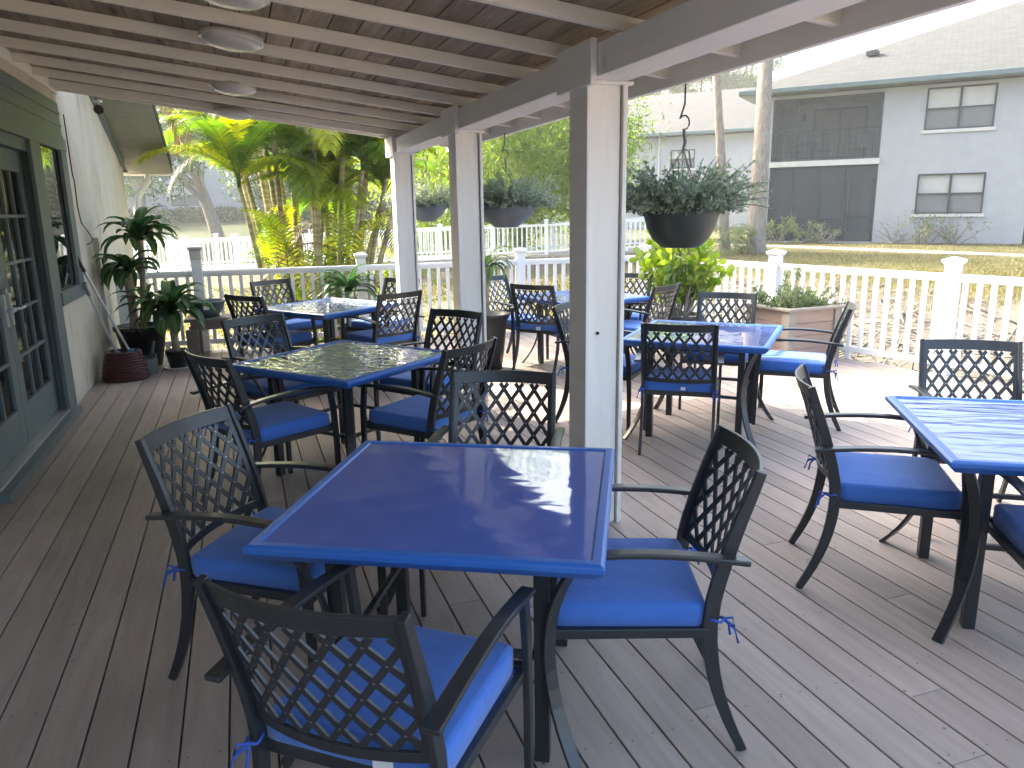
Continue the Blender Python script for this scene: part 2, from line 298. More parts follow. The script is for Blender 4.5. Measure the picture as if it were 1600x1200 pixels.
# ------------------------------------------------------------------ mesh builder
class MB:
    def __init__(s): s.v = []; s.f = []; s.mi = []; s.sm = []; s.n = 0
    def add(s, verts, faces, mi=0, smooth=False):
        verts = np.asarray(verts, float).reshape(-1, 3)
        s.v.append(verts)
        for f in faces: s.f.append(tuple(int(i) + s.n for i in f)); s.mi.append(mi); s.sm.append(smooth)
        s.n += len(verts)
    def box(s, c, d, rz=0.0, mi=0, M=None):
        c = np.asarray(c, float); h = np.asarray(d, float) / 2
        V = np.array([[x, y, z] for x in (-1, 1) for y in (-1, 1) for z in (-1, 1)]) * h
        if M is not None: V = V @ np.asarray(M).T
        elif rz:
            a, b_ = math.cos(rz), math.sin(rz); V = V @ np.array([[a, -b_, 0], [b_, a, 0], [0, 0, 1]]).T
        s.add(V + c, [(0, 1, 3, 2), (4, 6, 7, 5), (0, 4, 5, 1), (2, 3, 7, 6), (0, 2, 6, 4), (1, 5, 7, 3)], mi)
    def b2(s, x0, x1, y0, y1, z0, z1, mi=0): s.box(((x0 + x1) / 2, (y0 + y1) / 2, (z0 + z1) / 2), (x1 - x0, y1 - y0, z1 - z0), 0, mi)
    def bar(s, p0, p1, w, h, side=None, mi=0):
        p0 = np.asarray(p0, float); p1 = np.asarray(p1, float); s.sweep([p0, p1], w, h, side, mi)
    def sweep(s, pts, w, h, side=None, mi=0, smooth=False):
        """rectangular bar along pts; side = direction of width w"""
        pts = np.asarray(pts, float); n = len(pts); rings = []
        ws = w if np.ndim(w) else np.full(n, w); hs = h if np.ndim(h) else np.full(n, h)
        for i in range(n):
            t = pts[min(i + 1, n - 1)] - pts[max(i - 1, 0)]; t /= np.linalg.norm(t)
            sd = np.array(side if side is not None else ((1, 0, 0) if abs(t[0]) < 0.9 else (0, 1, 0)), float)
            sd = sd - t * (sd @ t); sd /= np.linalg.norm(sd); up = np.cross(t, sd)
            rings += [pts[i] + a * sd * ws[i] / 2 + b_ * up * hs[i] / 2 for a, b_ in ((-1, -1), (1, -1), (1, 1), (-1, 1))]
        F = [(0, 3, 2, 1), tuple(4 * (n - 1) + k for k in range(4))]
        for i in range(n - 1):
            for k in range(4): F.append((4 * i + k, 4 * i + (k + 1) % 4, 4 * i + 4 + (k + 1) % 4, 4 * i + 4 + k))
        s.add(rings, F, mi, smooth)
    def tube(s, pts, r, n=8, mi=0, cap=True):
        pts = np.asarray(pts, float); m_ = len(pts); rs = r if np.ndim(r) else np.full(m_, r); V = []
        ref = np.array([0.31, 0.17, 0.93])
        for i in range(m_):
            t = pts[min(i + 1, m_ - 1)] - pts[max(i - 1, 0)]; t /= (np.linalg.norm(t) + 1e-9)
            q = ref if abs(t @ ref) < 0.95 else np.array([1., 0, 0])
            u = np.cross(t, q); u /= np.linalg.norm(u); v = np.cross(t, u)
            for k in range(n):
                a = 2 * math.pi * k / n; V.append(pts[i] + rs[i] * (math.cos(a) * u + math.sin(a) * v))
        F = [(i * n + k, i * n + (k + 1) % n, (i + 1) * n + (k + 1) % n, (i + 1) * n + k) for i in range(m_ - 1) for k in range(n)]
        s.add(V, F, mi, True)
        if cap: s.add(V[:n], [tuple(range(n))[::-1]], mi); s.add(V[-n:], [tuple(range(n))], mi)
    def lathe(s, prof, c=(0, 0, 0), n=32, mi=0, sx=1, sy=1, smooth=True):
        V = []; c = np.asarray(c, float)
        for r_, z in prof:
            for k in range(n):
                a = 2 * math.pi * k / n; V.append(c + (r_ * math.cos(a) * sx, r_ * math.sin(a) * sy, z))
        F = [(i * n + k, i * n + (k + 1) % n, (i + 1) * n + (k + 1) % n, (i + 1) * n + k) for i in range(len(prof) - 1) for k in range(n)]
        s.add(V, F, mi, smooth)
    def prism(s, poly, axis, a0, a1, mi=0):
        """poly 2D in the two other axes (in xyz order), extruded along axis"""
        n = len(poly); V = []
        for a in (a0, a1):
            for p in poly:
                q = list(p); q.insert(axis, a); V.append(q)
        F = [tuple(range(n))[::-1], tuple(range(n, 2 * n))] + [(i, (i + 1) % n, n + (i + 1) % n, n + i) for i in range(n)]
        s.add(V, F, mi)
    def leaves(s, pos, size, ar=0.5, mi=0, droop=0.0, normal_up=0.0):
        """many kite-shaped leaves at positions (n,3)"""
        pos = np.asarray(pos, float); n = len(pos)
        if not n: return
        d = rng.normal(size=(n, 3)); d[:, 2] -= droop; d /= np.linalg.norm(d, axis=1)[:, None]
        q = rng.normal(size=(n, 3)); q[:, 2] += normal_up
        u = np.cross(d, q); u /= np.linalg.norm(u, axis=1)[:, None]
        L = (size * rng.uniform(0.6, 1.3, n))[:, None]
        a = pos; b_ = pos + d * L * 0.45 + u * L * ar * 0.5; c = pos + d * L; e = pos + d * L * 0.45 - u * L * ar * 0.5
        V = np.stack([a, b_, c, e], 1).reshape(-1, 3); base = s.n
        s.v.append(V)
        for i in range(n): s.f.append((base + 4 * i, base + 4 * i + 1, base + 4 * i + 2, base + 4 * i + 3))
        s.mi += [mi] * n; s.sm += [False] * n; s.n += 4 * n
    def build(s, name, mats, parent=None, bevel=0.0, uv=None, smooth_angle=None, loc=None, rz=0.0):
        me = bpy.data.meshes.new(name)
        V = np.concatenate(s.v) if s.v else np.zeros((0, 3))
        me.from_pydata(V.tolist(), [], s.f)
        if isinstance(mats, str): mats = [mats]
        for k in mats: me.materials.append(MATS[k])
        me.polygons.foreach_set('material_index', s.mi); me.polygons.foreach_set('use_smooth', s.sm)
        if uv:
            ul = me.uv_layers.new(name='UVMap')
            co = np.array([uv(*V[l.vertex_index]) for l in me.loops]).ravel(); ul.data.foreach_set('uv', co)
        me.update()
        o = bpy.data.objects.new(name, me); COL.objects.link(o)
        if parent: o.parent = parent
        if loc is not None: o.location = loc
        if rz: o.rotation_euler.z = rz
        if bevel:
            md = o.modifiers.new('bevel', 'BEVEL'); md.width = bevel; md.segments = 2; md.limit_method = 'ANGLE'; md.angle_limit = R(40)
        return o
def tag(o, label=None, cat=None, group=None, kind=None):
    if label: o['label'] = label
    if cat: o['category'] = cat
    if group: o['group'] = group
    if kind: o['kind'] = kind
    return o
def thing(name, label, cat, loc=(0, 0, 0), rz=0.0, group=None):
    o = bpy.data.objects.new(name, None); COL.objects.link(o); o.location = loc; o.rotation_euler.z = rz
    o.empty_display_size = 0.1
    return tag(o, label, cat, group)
def dup(root, loc, rz, label, group=None):
    r = root.copy(); COL.objects.link(r); r.location = loc; r.rotation_euler = (0, 0, rz); r['label'] = label
    if group: r['group'] = group
    for ch in list(root.children):
        c = ch.copy(); COL.objects.link(c); c.parent = r
        for g in ch.children:
            d = g.copy(); COL.objects.link(d); d.parent = c
    return r

# ------------------------------------------------------------------ ground
FL = [(-1.45, 9.80), (5.28, 9.36)]              # end railing line
FR = [(5.28, 9.36), (5.76, 7.25), (6.24, 5.33), (6.80, 3.30), (7.35, 1.3)]   # side railing line
FEN = np.array(FR)
AX = np.array([22.42, 22.8]); AE = np.array([0.66004, -0.75123]); AN = np.array([-0.75123, -0.66004])
def seg_dist(P, a, b):
    ab = b - a; t = np.clip(((P - a) @ ab) / (ab @ ab), 0, 1); return np.linalg.norm(P - (a + t[:, None] * ab), axis=1)
def sstep(a, b, x): t = np.clip((x - a) / (b - a), 0, 1); return t * t * (3 - 2 * t)
def ground_h(X, Y):
    P = np.stack([X, Y], -1).reshape(-1, 2)
    fwd = P @ np.array([0.3306, 0.9437]); lat = P @ np.array([0.9437, -0.3306])
    d = np.full(len(P), 99.)
    pts = [np.array(p) for p in [(-1.5, -5), (-1.5, 9.8), (5.28, 9.36), (5.76, 7.25), (6.24, 5.33), (6.8, 3.3), (7.35, 1.3), (7.6, -5)]]
    for a, b in zip(pts[:-1], pts[1:]): d = np.minimum(d, seg_dist(P, a, b))
    inside = (P[:, 0] < np.interp(P[:, 1], [-5, 1.3, 3.3, 5.33, 7.25, 9.36], [7.6, 7.35, 6.8, 6.24, 5.76, 5.28])) & (P[:, 1] < 9.8 - 0.065 * (P[:, 0] + 1.5))
    d = np.where(inside, 0, d)
    fd = (P - AX) @ AN                            # distance in front of the apartment facade
    rightness = sstep(-0.15, 0.25, lat / np.maximum(fwd, 1) - 0.05)
    bank = -0.85 + 0.98 * sstep(2.6, 6.6, d)     # right-hand bank rises to the lawn
    left = -0.55 - 0.35 * sstep(1, 8, d) + 0.55 * sstep(11, 17, d)
    h = bank * rightness + left * (1 - rightness)
    far = sstep(26, 75, fwd) * 1.5
    h = h + far * (1 - rightness * 0.9)
    h = np.where(fwd > 24, np.maximum(h, 0.12 * rightness - 0.35 * (1 - rightness) + far * (1 - rightness * 0.9)), h)
    rough = 0.05 * np.sin(P[:, 0] * 2.1 + np.sin(P[:, 1] * 1.3) * 2) * np.sin(P[:, 1] * 1.9 + 1) * np.exp(-((d - 4) / 4) ** 2)
    h = h + rough
    h = np.where(inside, -0.7, h)
    return h.reshape(np.shape(X)), d.reshape(np.shape(X)), rightness.reshape(np.shape(X))
def make_ground():
    a = np.concatenate([np.linspace(-700, -40, 20)[:-1], np.linspace(-40, -6, 18)[:-1], np.linspace(-6, 34, 161)[:-1], np.linspace(34, 70, 25)[:-1], np.linspace(70, 900, 22)])
    b = np.concatenate([np.linspace(-300, -10, 12)[:-1], np.linspace(-10, 2, 20)[:-1], np.linspace(2, 34, 130)[:-1], np.linspace(34, 90, 40)[:-1], np.linspace(90, 1200, 22)])
    X, Y = np.meshgrid(a, b); H, D, Rr = ground_h(X, Y)
    V = np.stack([X, Y, H], -1).reshape(-1, 3); na, nb = len(a), len(b)
    F = [(j * na + i, j * na + i + 1, (j + 1) * na + i + 1, (j + 1) * na + i) for j in range(nb - 1) for i in range(na - 1)]
    mb = MB(); mb.add(V, F, 0, True)
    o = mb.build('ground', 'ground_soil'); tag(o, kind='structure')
    fwd = X * 0.3306 + Y * 0.9437
    z = Rr * sstep(5.3, 6.9, D) * 0.85 + (1 - Rr) * np.maximum(sstep(25, 29, fwd), 0.45 * sstep(3, 8, D))
    z = np.clip(z, 0, 1)
    at_ = o.data.attributes.new('zone', 'FLOAT', 'POINT'); at_.data.foreach_set('value', z.ravel())
    ag = o.data.attributes.new('green', 'FLOAT', 'POINT'); ag.data.foreach_set('value', ((1 - Rr) * sstep(26, 29, fwd)).ravel())  # weight of the far-left grass colour with tree shade painted in
make_ground()

# sidewalk in front of the apartments
def sidewalk():
    p0 = gnd(1100, 381, 0.14)[:2]; p1 = gnd(1600, 400, 0.14)[:2]; d = (p1 - p0) / np.linalg.norm(p1 - p0); n = np.array([-d[1], d[0]])
    mb = MB(); L = np.linalg.norm(p1 - p0) + 14; k = int(L / 1.5)
    for i in range(k):
        c = p0 - d * 3 + d * (i + 0.5) * 1.5
        mb.box((*c, 0.10), (1.485, 1.1, 0.13), math.atan2(d[1], d[0]))
    tag(mb.build('sidewalk', 'concrete', bevel=0.01), kind='structure')
sidewalk()

# ------------------------------------------------------------------ deck floor
def make_deck():
    mb = MB(); pitch = 0.1435; x = -1.46
    r = random.Random(3)
    while x < 7.6:
        xm = x + pitch / 2
        if xm < 5.28: ye = 9.80 - 0.0654 * (xm + 1.45) + 0.02
        else:
            ye = np.interp(xm, FEN[:, 0], FEN[:, 1])
        ye += 0.03
        cuts = [-5.0]; y = -5 + r.uniform(0.5, 4)
        while y < ye - 0.6: cuts.append(y); y += r.choice([2.4, 3.66, 4.88])
        cuts.append(ye)
        for y0, y1 in zip(cuts[:-1], cuts[1:]):
            if y1 > y0: mb.b2(x, x + pitch - 0.0065, y0 + 0.0012, y1 - 0.0012, -0.026, 0)
        x += pitch
    for bx in np.arange(-1.46, 7.5, pitch):
        for jy in np.arange(0.6, 9.6, 0.406):
            if bx > 5.1 and jy > np.interp(bx + 0.14, FEN[:, 0], FEN[:, 1]) - 0.1 or jy > 9.2: continue
            for off in (0.028, 0.109):
                q = np.array([bx + off + r.uniform(-0.006, 0.006), jy + r.uniform(-0.012, 0.012), 0.0006])
                mb.add([q + (0.0034 * math.cos(a), 0.0034 * math.sin(a), 0) for a in np.arange(6) * math.pi / 3], [tuple(range(6))], 1)
    o = mb.build('deck_floor', ['deck_board', 'lamp_body'], bevel=0.0025); tag(o, kind='structure')
    u = MB(); pts = [(-1.47, -5), (7.7, -5), (7.37, 1.3), (6.82, 3.3), (6.26, 5.33), (5.78, 7.25), (5.28, 9.38), (-1.45, 9.82)]
    u.prism(pts, 2, -0.62, -0.027)
    o = u.build('deck_substructure', 'skirt_board'); tag(o, kind='structure')
make_deck()

# ------------------------------------------------------------------ porch roof
BX0, BX1 = 1.56, 1.75
def zr(x): return 2.345 - 0.125 * (x - 1.56)           # underside of the rafters
YR0, YR1 = 0.5, 8.28  # roof cut short behind the camera to let more light under it
def make_roof():
    t = thing('porch_roof', 'long lean-to porch roof with white rafters under brown plank ceiling', 'porch roof')
    sl_ = math.atan(0.125); cs = math.cos(sl_)
    Mr = np.array([[cs, 0, math.sin(sl_)], [0, 1, 0], [-math.sin(sl_), 0, cs]])
    ys = [2.5 + 0.61 * i for i in range(-3, 10)] + [8.24]
    xa, xb = -1.44, 2.20
    for y in ys:
        mb = MB(); xc = (xa + xb) / 2
        mb.box((xc, y, zr(xc) + 0.031), ((xb - xa) / cs, 0.038, 0.062), M=Mr)
        mb.build('rafter', 'rafter_paint', t, bevel=0.003)
    mb = MB(); x = -1.46; k = 0
    while x < 2.2:
        x1 = min(x + 0.142, 2.22); xc = (x + x1) / 2
        cuts = [YR0 - 0.05] + sorted(random.uniform(YR0, YR1) for _ in range(2)) + [YR1]
        for y0, y1 in zip(cuts[:-1], cuts[1:]):
            mb.box((xc, (y0 + y1) / 2, zr(xc) + 0.073), (x1 - x - 0.005, y1 - y0 - 0.002, 0.018), M=Mr)
        x += 0.142
    mb.build('ceiling_boards', 'ceiling_wood', t, bevel=0.002)
    mb = MB(); xc = 0.38
    mb.box((xc, (YR0 + YR1) / 2, zr(xc) + 0.107), (3.72, YR1 - YR0 + 0.1, 0.045), M=Mr)
    mb.build('roof_cover', 'dark_gap', t)
    mb = MB(); mb.b2(BX0, BX1, YR0, YR1 - 0.02, 2.18, zr(BX1) - 0.002); mb.build('beam', 'beam_paint', t, bevel=0.004)
    mb = MB(); mb.b2(2.20, 2.238, YR0 - 0.04, YR1 + 0.02, 2.225, 2.42); mb.build('fascia', 'beam_paint', t, bevel=0.003)
    mb = MB(); mb.b2(-1.466, -1.44, YR0, YR1 + 0.02, zr(-1.44) - 0.02, zr(-1.44) + 0.12); mb.build('ledger', 'rafter_paint', t, bevel=0.003)
    return t
make_roof()
post_lab = ['nearest white boxed porch post, its foot beside the front blue table', 'middle white boxed porch post between the two hanging baskets', 'farthest white boxed porch post beside the palm clump and end railing']
for i, y in enumerate([3.33, 5.60, 7.95]):
    t = thing('porch_post', post_lab[i], 'post', (0, 0, 0), 0, 'white posts holding up the porch roof')
    mb = MB()
    mb.b2(BX0 + 0.012, BX1 - 0.022, y + 0.012, y + 0.188, 0, 2.168)
    mb.build('core', 'white_paint', t, bevel=0.004)
    mb = MB(); mb.b2(BX0 - 0.008, BX0 + 0.0115, y, y + 0.2, 0.0, 2.162); mb.build('side_board', 'beam_paint', t, bevel=0.003)
    mb = MB(); mb.b2(BX1 - 0.014, BX1 + 0.008, y - 0.004, y + 0.2, 0.0, 2.166); mb.build('side_board', 'white_paint', t, bevel=0.003)
    mb = MB(); mb.b2(BX0 - 0.034, BX0 - 0.002, y - 0.09, y + 0.30, 2.15, zr(BX0) - 0.004)
    mb.build('splice_plate', 'beam_paint', t, bevel=0.004)
    mb = MB(); mb.b2(BX0 - 0.03, BX1 + 0.03, y - 0.02, y + 0.23, 2.163, 2.179); mb.build('bearing_plate', 'white_paint', t, bevel=0.003)
    if i == 0:
        mb = MB(); mb.tube([(1.62, y + 0.015, 1.012), (1.62, y + 0.004, 1.012)], 0.008, 12); mb.build('bolt', 'dark_gap', t)

# ceiling lights
LP = [('nearest of the flat round ceiling lights, cut by the top of the photo', 3.66), ('largest looking white domed ceiling light, second along the rafters', 4.6), ('third domed ceiling light along the rafters, between near and far ones', 6.3), ('farthest small looking ceiling light by the last rafters', 7.9)]
for lab, y in LP:
    t = thing('ceiling_light', lab, 'ceiling light', (0.055, y, zr(0.055) - 0.012), 0, 'round ceiling lights under the porch roof')
    t.rotation_euler = (0, math.atan(0.125), 0)
    mb = MB(); mb.lathe([(0.0, 0.02), (0.165, 0.02), (0.165, -0.012), (0.158, -0.016), (0.15, -0.012)], n=40); mb.build('rim', 'lamp_glass', t)
    mb = MB(); mb.lathe([(0.15, -0.014), (0.14, -0.028), (0.11, -0.043), (0.06, -0.053), (0.0, -0.056)], n=40); mb.build('lamp_shade', 'lamp_glass', t)

# ------------------------------------------------------------------ house on the left
WX = -1.47
def make_house():
    t = thing('house', 'cream stucco house with teal french doors and window along the deck', 'house')
    rake = lambda y: 2.40 + 0.33 * (12.36 - y)
    mb = MB()
    def wall(y0, y1, z0, z1): mb.b2(WX - 0.16, WX, y0, y1, z0, z1)
    wall(-6, 4.86, -0.7, 2.62); wall(4.86, 7.06, -0.7, -0.02); wall(4.86, 7.06, 2.19, 2.62); wall(7.06, 7.22, -0.7, 2.62)
    wall(7.22, 8.08, -0.7, 0.98); wall(7.22, 8.08, 2.26, 2.62); wall(8.08, 12.36, -0.7, 2.37)
    mb.prism([(8.08, 2.37), (12.36, 2.37), (12.36, rake(12.36)), (6.0, rake(6.0)), (-0.3, 2.62), (8.08, 2.62)], 0, WX - 0.16, WX)
    mb.b2(WX - 9, WX - 0.16, 12.2, 12.36, -0.7, 2.42)
    mb.build('wall', 'stucco', t)
    rf = MB()
    for y0, y1, s in ((12.95, 6.0, 1), (-0.9, 6.0, -1)):
        z0 = rake(12.95) ; z1 = rake(6.0)
        rf.prism([(y0, z0 + 0.02), (y1, z1 + 0.02), (y1, z1 + 0.16), (y0, z0 + 0.16)], 0, WX - 9, -0.86)
    rf.build('roof', 'shingle', t, uv=lambda x, y, z: (x, y * 1.05))
    sf = MB(); k = 0; y = 12.93
    while y > 8.32:
        sf.prism([(y, rake(y) - 0.012), (y - 0.118, rake(y - 0.118) - 0.012), (y - 0.118, rake(y - 0.118) + 0.012), (y, rake(y) + 0.012)], 0, WX + 0.006, -0.87); y -= 0.123
    sf.build('soffit', 'soffit', t)
    fb = MB(); fb.prism([(12.36, rake(12.36) - 0.17), (8.3, rake(8.3) - 0.17), (8.3, rake(8.3) - 0.02), (12.36, rake(12.36) - 0.02)], 0, WX + 0.001, WX + 0.03)
    fb.build('frieze_board', 'teal_paint', t)
    g = MB(); g.b2(WX - 6, -0.84, 12.96, 13.09, rake(12.95) - 0.02, rake(12.95) + 0.12); g.build('gutter', 'vinyl_white', t, bevel=0.01)
    dp = MB(); dp.tube([(-1.22, 13.0, 2.2), (-1.22, 12.95, 2.1), (-1.34, 12.5, 1.85), (-1.36, 12.42, 1.7), (-1.36, 12.42, -0.6)], 0.045, 10); dp.build('downspout', 'white_paint', t)
    # teal siding over the doors and the window
    sd = MB(); z = 2.30
    while z < 2.60:
        sd.prism([(4.3, z), (8.26, z), (8.26, min(z + 0.105, 2.62)), (4.3, min(z + 0.105, 2.62))], 0, WX, WX + 0.018)
        sd.b2(WX + 0.018, WX + 0.026, 4.3, 8.26, z, z + 0.03); z += 0.105
    sd.build('siding', 'teal_paint', t, bevel=0.002)
    tr = MB()
    tr.b2(WX, WX + 0.035, 4.72, 8.30, 2.19, 2.298)                      # header board
    tr.b2(WX, WX + 0.032, 6.92, 7.19, 0.0, 2.188)                       # pilaster
    tr.b2(WX, WX + 0.032, 4.70, 4.86, 0.0, 2.188)
    tr.b2(WX - 0.12, WX, 7.0, 7.06, 0.0, 2.188); tr.b2(WX - 0.12, WX, 4.86, 4.92, 0.0, 2.188); tr.b2(WX - 0.12, WX, 4.92, 7.0, 2.10, 2.188)
    tr.build('door_frame', 'teal_paint', t, bevel=0.004)
    th = MB(); th.b2(WX - 0.12, WX + 0.09, 4.86, 7.06, 0.0, 0.05); th.build('threshold', 'teal_paint', t, bevel=0.004)
    th = MB(); th.b2(WX - 0.07, WX + 0.03, 4.92, 7.0, 0.051, 0.066); th.build('threshold_strip', 'aluminium', t, bevel=0.003)
    wf = MB()
    wf.b2(WX, WX + 0.03, 7.191, 7.25, 0.99, 2.188); wf.b2(WX, WX + 0.03, 8.05, 8.28, 0.99, 2.188); wf.b2(WX, WX + 0.045, 7.191, 8.30, 0.88, 0.989)
    wo_ = wf.build('window_frame', 'teal_paint', t, bevel=0.004)
    wg = MB(); wg.b2(WX - 0.018, WX - 0.006, 7.222, 8.078, 0.982, 2.258); wg.build('window_pane', 'window_mirror', t)
    # two french door leaves
    for y0, hy in ((5.965, 6.03), (4.925, 5.90)):
        y1 = y0 + 1.03; d = MB(); xo, xi = WX - 0.055, WX - 0.10
        d.b2(xi, xo, y0, y0 + 0.13, 0.07, 2.098); d.b2(xi, xo, y1 - 0.13, y1, 0.07, 2.098); d.b2(xi, xo, y0 + 0.13, y1 - 0.13, 0.07, 0.33); d.b2(xi, xo, y0 + 0.13, y1 - 0.13, 1.94, 2.098)
        dl = d.build('door', 'teal_paint', t, bevel=0.004)
        mu = MB()
        for i in range(1, 5): z = 0.33 + 1.61 * i / 5; mu.b2(xi + 0.008, xo - 0.004, y0 + 0.13, y1 - 0.13, z - 0.011, z + 0.011)
        for i in range(1, 3): y = y0 + 0.13 + 0.77 * i / 3; mu.b2(xi + 0.010, xo - 0.006, y - 0.011, y + 0.011, 0.33, 1.94)
        mu.build('muntins', 'teal_paint', dl)
        p = MB(); p.b2(xi + 0.018, xi + 0.024, y0 + 0.13, y1 - 0.13, 0.33, 1.94); p.build('pane', 'door_glass', dl)
        bl = MB(); y = y0 + 0.14
        while y < y1 - 0.15:
            bl.box((xi - 0.06, y, 1.1), (0.012, 0.085, 1.7), R(35)); y += 0.075
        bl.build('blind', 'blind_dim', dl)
        h = MB(); h.box((xo + 0.006, hy, 1.0), (0.012, 0.05, 0.22)); h.tube([(xo + 0.01, hy, 1.0), (xo + 0.06, hy, 1.0), (xo + 0.065, hy + (0.11 if hy > 5.95 else -0.11), 1.0)], 0.011, 10); h.tube([(xo + 0.01, hy, 1.13), (xo + 0.03, hy, 1.13)], 0.022, 12)
        h.build('handle', 'aluminium', dl)
    rm = MB(); rm.b2(WX - 2.5, WX - 2.4, 4.5, 8.5, 0, 2.3); rm.b2(WX - 2.4, WX - 0.2, 4.5, 8.5, -0.05, 0.0); rm.b2(WX - 2.4, WX - 0.17, 4.4, 4.5, 0, 2.3); rm.b2(WX - 2.4, WX - 0.17, 8.5, 8.6, 0, 2.3); rm.b2(WX - 2.4, WX - 0.17, 4.5, 8.5, 2.3, 2.35)
    rm.build('room', 'room_dark', t)
    eb = MB(); eb.b2(WX, WX + 0.055, 9.2, 9.29, 1.25, 1.38); eb.b2(WX, WX + 0.04, 9.22, 9.28, 0.2, 1.25); eb.build('electrical_conduit', 'stucco', t, bevel=0.004)
    return t
make_house()
mb = MB(); mb.tube([(WX + 0.006, 8.55, 2.55), (WX + 0.006, 8.57, 2.0), (WX + 0.006, 8.62, 1.95), (WX + 0.006, 8.6, 1.7), (WX + 0.012, 8.63, 1.55), (WX + 0.04, 8.8, 1.44), (WX + 0.06, 8.85, 1.38), (WX + 0.05, 8.78, 1.34), (WX + 0.03, 8.68, 1.33)], 0.005, 6)
tag(mb.build('wall_cable', 'dark_cable'), 'thin dark cable hanging loose down the cream stucco wall', 'cable')
t = thing('spotlight', 'small dark spotlight on white bracket at the roof corner by the wall', 'spotlight', (-1.13, 8.36, 2.60)); t.scale = (0.72, 0.72, 0.72)
mb = MB(); mb.tube([(0, 0, 0.06), (0, 0.02, 0.0)], 0.014, 8); mb.lathe([(0, 0.085), (0.05, 0.085), (0.05, 0.06), (0, 0.06)], n=16); mb.build('bracket', 'vinyl_white', t)
mb = MB(); mb.tube([(0, 0.10, 0.0), (0, 0.02, -0.01), (0, -0.035, -0.03), (0, -0.05, -0.035)], [0.02, 0.045, 0.058, 0.06], 16); mb.build('lamp_head', 'lamp_body', t)

# ------------------------------------------------------------------ railings
def post_mesh(mb, x, y, z0, z1, w=0.115, rz=0.0):
    mb.box((x, y, (z0 + z1) / 2), (w, w, z1 - z0), rz)
def cap_mesh(mb, x, y, z1, rz=0.0, w=0.115):
    c, s_ = math.cos(rz), math.sin(rz)
    def ring(h, z): return [(x + c * a * h - s_ * b_ * h, y + s_ * a * h + c * b_ * h, z) for a, b_ in ((-1, -1), (1, -1), (1, 1), (-1, 1))]
    V = []; prof = [(w / 2 + 0.004, z1 - 0.012), (w / 2 + 0.022, z1 + 0.012), (w / 2 + 0.024, z1 + 0.034), (0.012, z1 + 0.062)]
    for h, z in prof: V += ring(h, z)
    F = [(4 * i + k, 4 * i + (k + 1) % 4, 4 * i + 4 + (k + 1) % 4, 4 * i + 4 + k) for i in range(3) for k in range(4)] + [(12, 13, 14, 15), (3, 2, 1, 0)]
    mb.add(V, F)
def rail_run(t, pts, ztop, zbot, posts, spacing=0.118, zfun=None, mat='vinyl_white', skip_post=()):
    """posts/rails along consecutive pts [(x,y)]"""
    zf = zfun or (lambda x, y: 0.0)
    for i, (x, y) in enumerate(posts):
        if i in skip_post: continue
        j = min(i, len(pts) - 2); d = np.array(pts[j + 1]) - np.array(pts[j]); a = math.atan2(d[1], d[0]); zb = zf(x, y)
        mb = MB(); post_mesh(mb, x, y, zb - 0.3, zb + ztop + 0.1, rz=a); p = mb.build('post', mat, t, bevel=0.004)
        mb = MB(); cap_mesh(mb, x, y, zb + ztop + 0.1, a); mb.build('post_cap', mat, p, bevel=0.002)
    for (p0, p1) in zip(pts[:-1], pts[1:]):
        p0 = np.array(p0); p1 = np.array(p1); L = np.linalg.norm(p1 - p0); d = (p1 - p0) / L; a0 = p0 + d * 0.058; a1 = p1 - d * 0.058
        nrm = (-d[1], d[0], 0)
        def P(q, z): return np.array([q[0], q[1], zf(*q) + z])
        mb = MB()
        mb.sweep([P(a0, ztop - 0.02), P(a1, ztop - 0.02)], 0.062, 0.045, nrm); mb.sweep([P(a0, ztop - 0.055), P(a1, ztop - 0.055)], 0.04, 0.03, nrm)
        mb.build('top_rail', mat, t, bevel=0.008)
        mb = MB(); mb.sweep([P(a0, zbot), P(a1, zbot)], 0.05, 0.06, nrm)
        q = (a0 + a1) / 2; mb.sweep([P(q, zbot - 0.03), P(q, 0)], 0.04, 0.05, nrm); mb.build('bottom_rail', mat, t, bevel=0.005)
        mb = MB(); k = int(L / spacing)
        for i in range(1, k):
            q = p0 + d * L * i / k
            mb.sweep([P(q, zbot + 0.03), P(q, ztop - 0.07)], 0.038, 0.038, nrm)
        mb.build('balusters', mat, t)
e0, e1 = np.array(FL[0]), np.array(FL[1])
fx = lambda x: tuple(e0 + (e1 - e0) * (x - e0[0]) / (e1[0] - e0[0]))
epts = [fx(-1.33), fx(-0.50), fx(1.40), fx(3.46), (5.28, 9.36)]
t = thing('deck_railing', 'white railing across the far end of the deck before the palms', 'railing')
rail_run(t, epts, 0.955, 0.11, epts, skip_post=(4, 1))
a_ = math.atan2(e1[1] - e0[1], e1[0] - e0[0])
x_, y_ = epts[1]
mb = MB(); post_mesh(mb, x_, y_, -0.3, 1.09, rz=a_); p = mb.build('post', 'vinyl_white', t, bevel=0.004)
mb = MB(); cap_mesh(mb, x_, y_, 1.20, a_); mb.box((x_, y_, 1.14), (0.125, 0.125, 0.10), a_); mb.build('post_lantern', 'lamp_glass', p, bevel=0.004)
t = thing('deck_railing', 'white railing along the right side of the deck above the dry bank', 'railing')
rail_run(t, FR, 0.955, 0.11, FR)

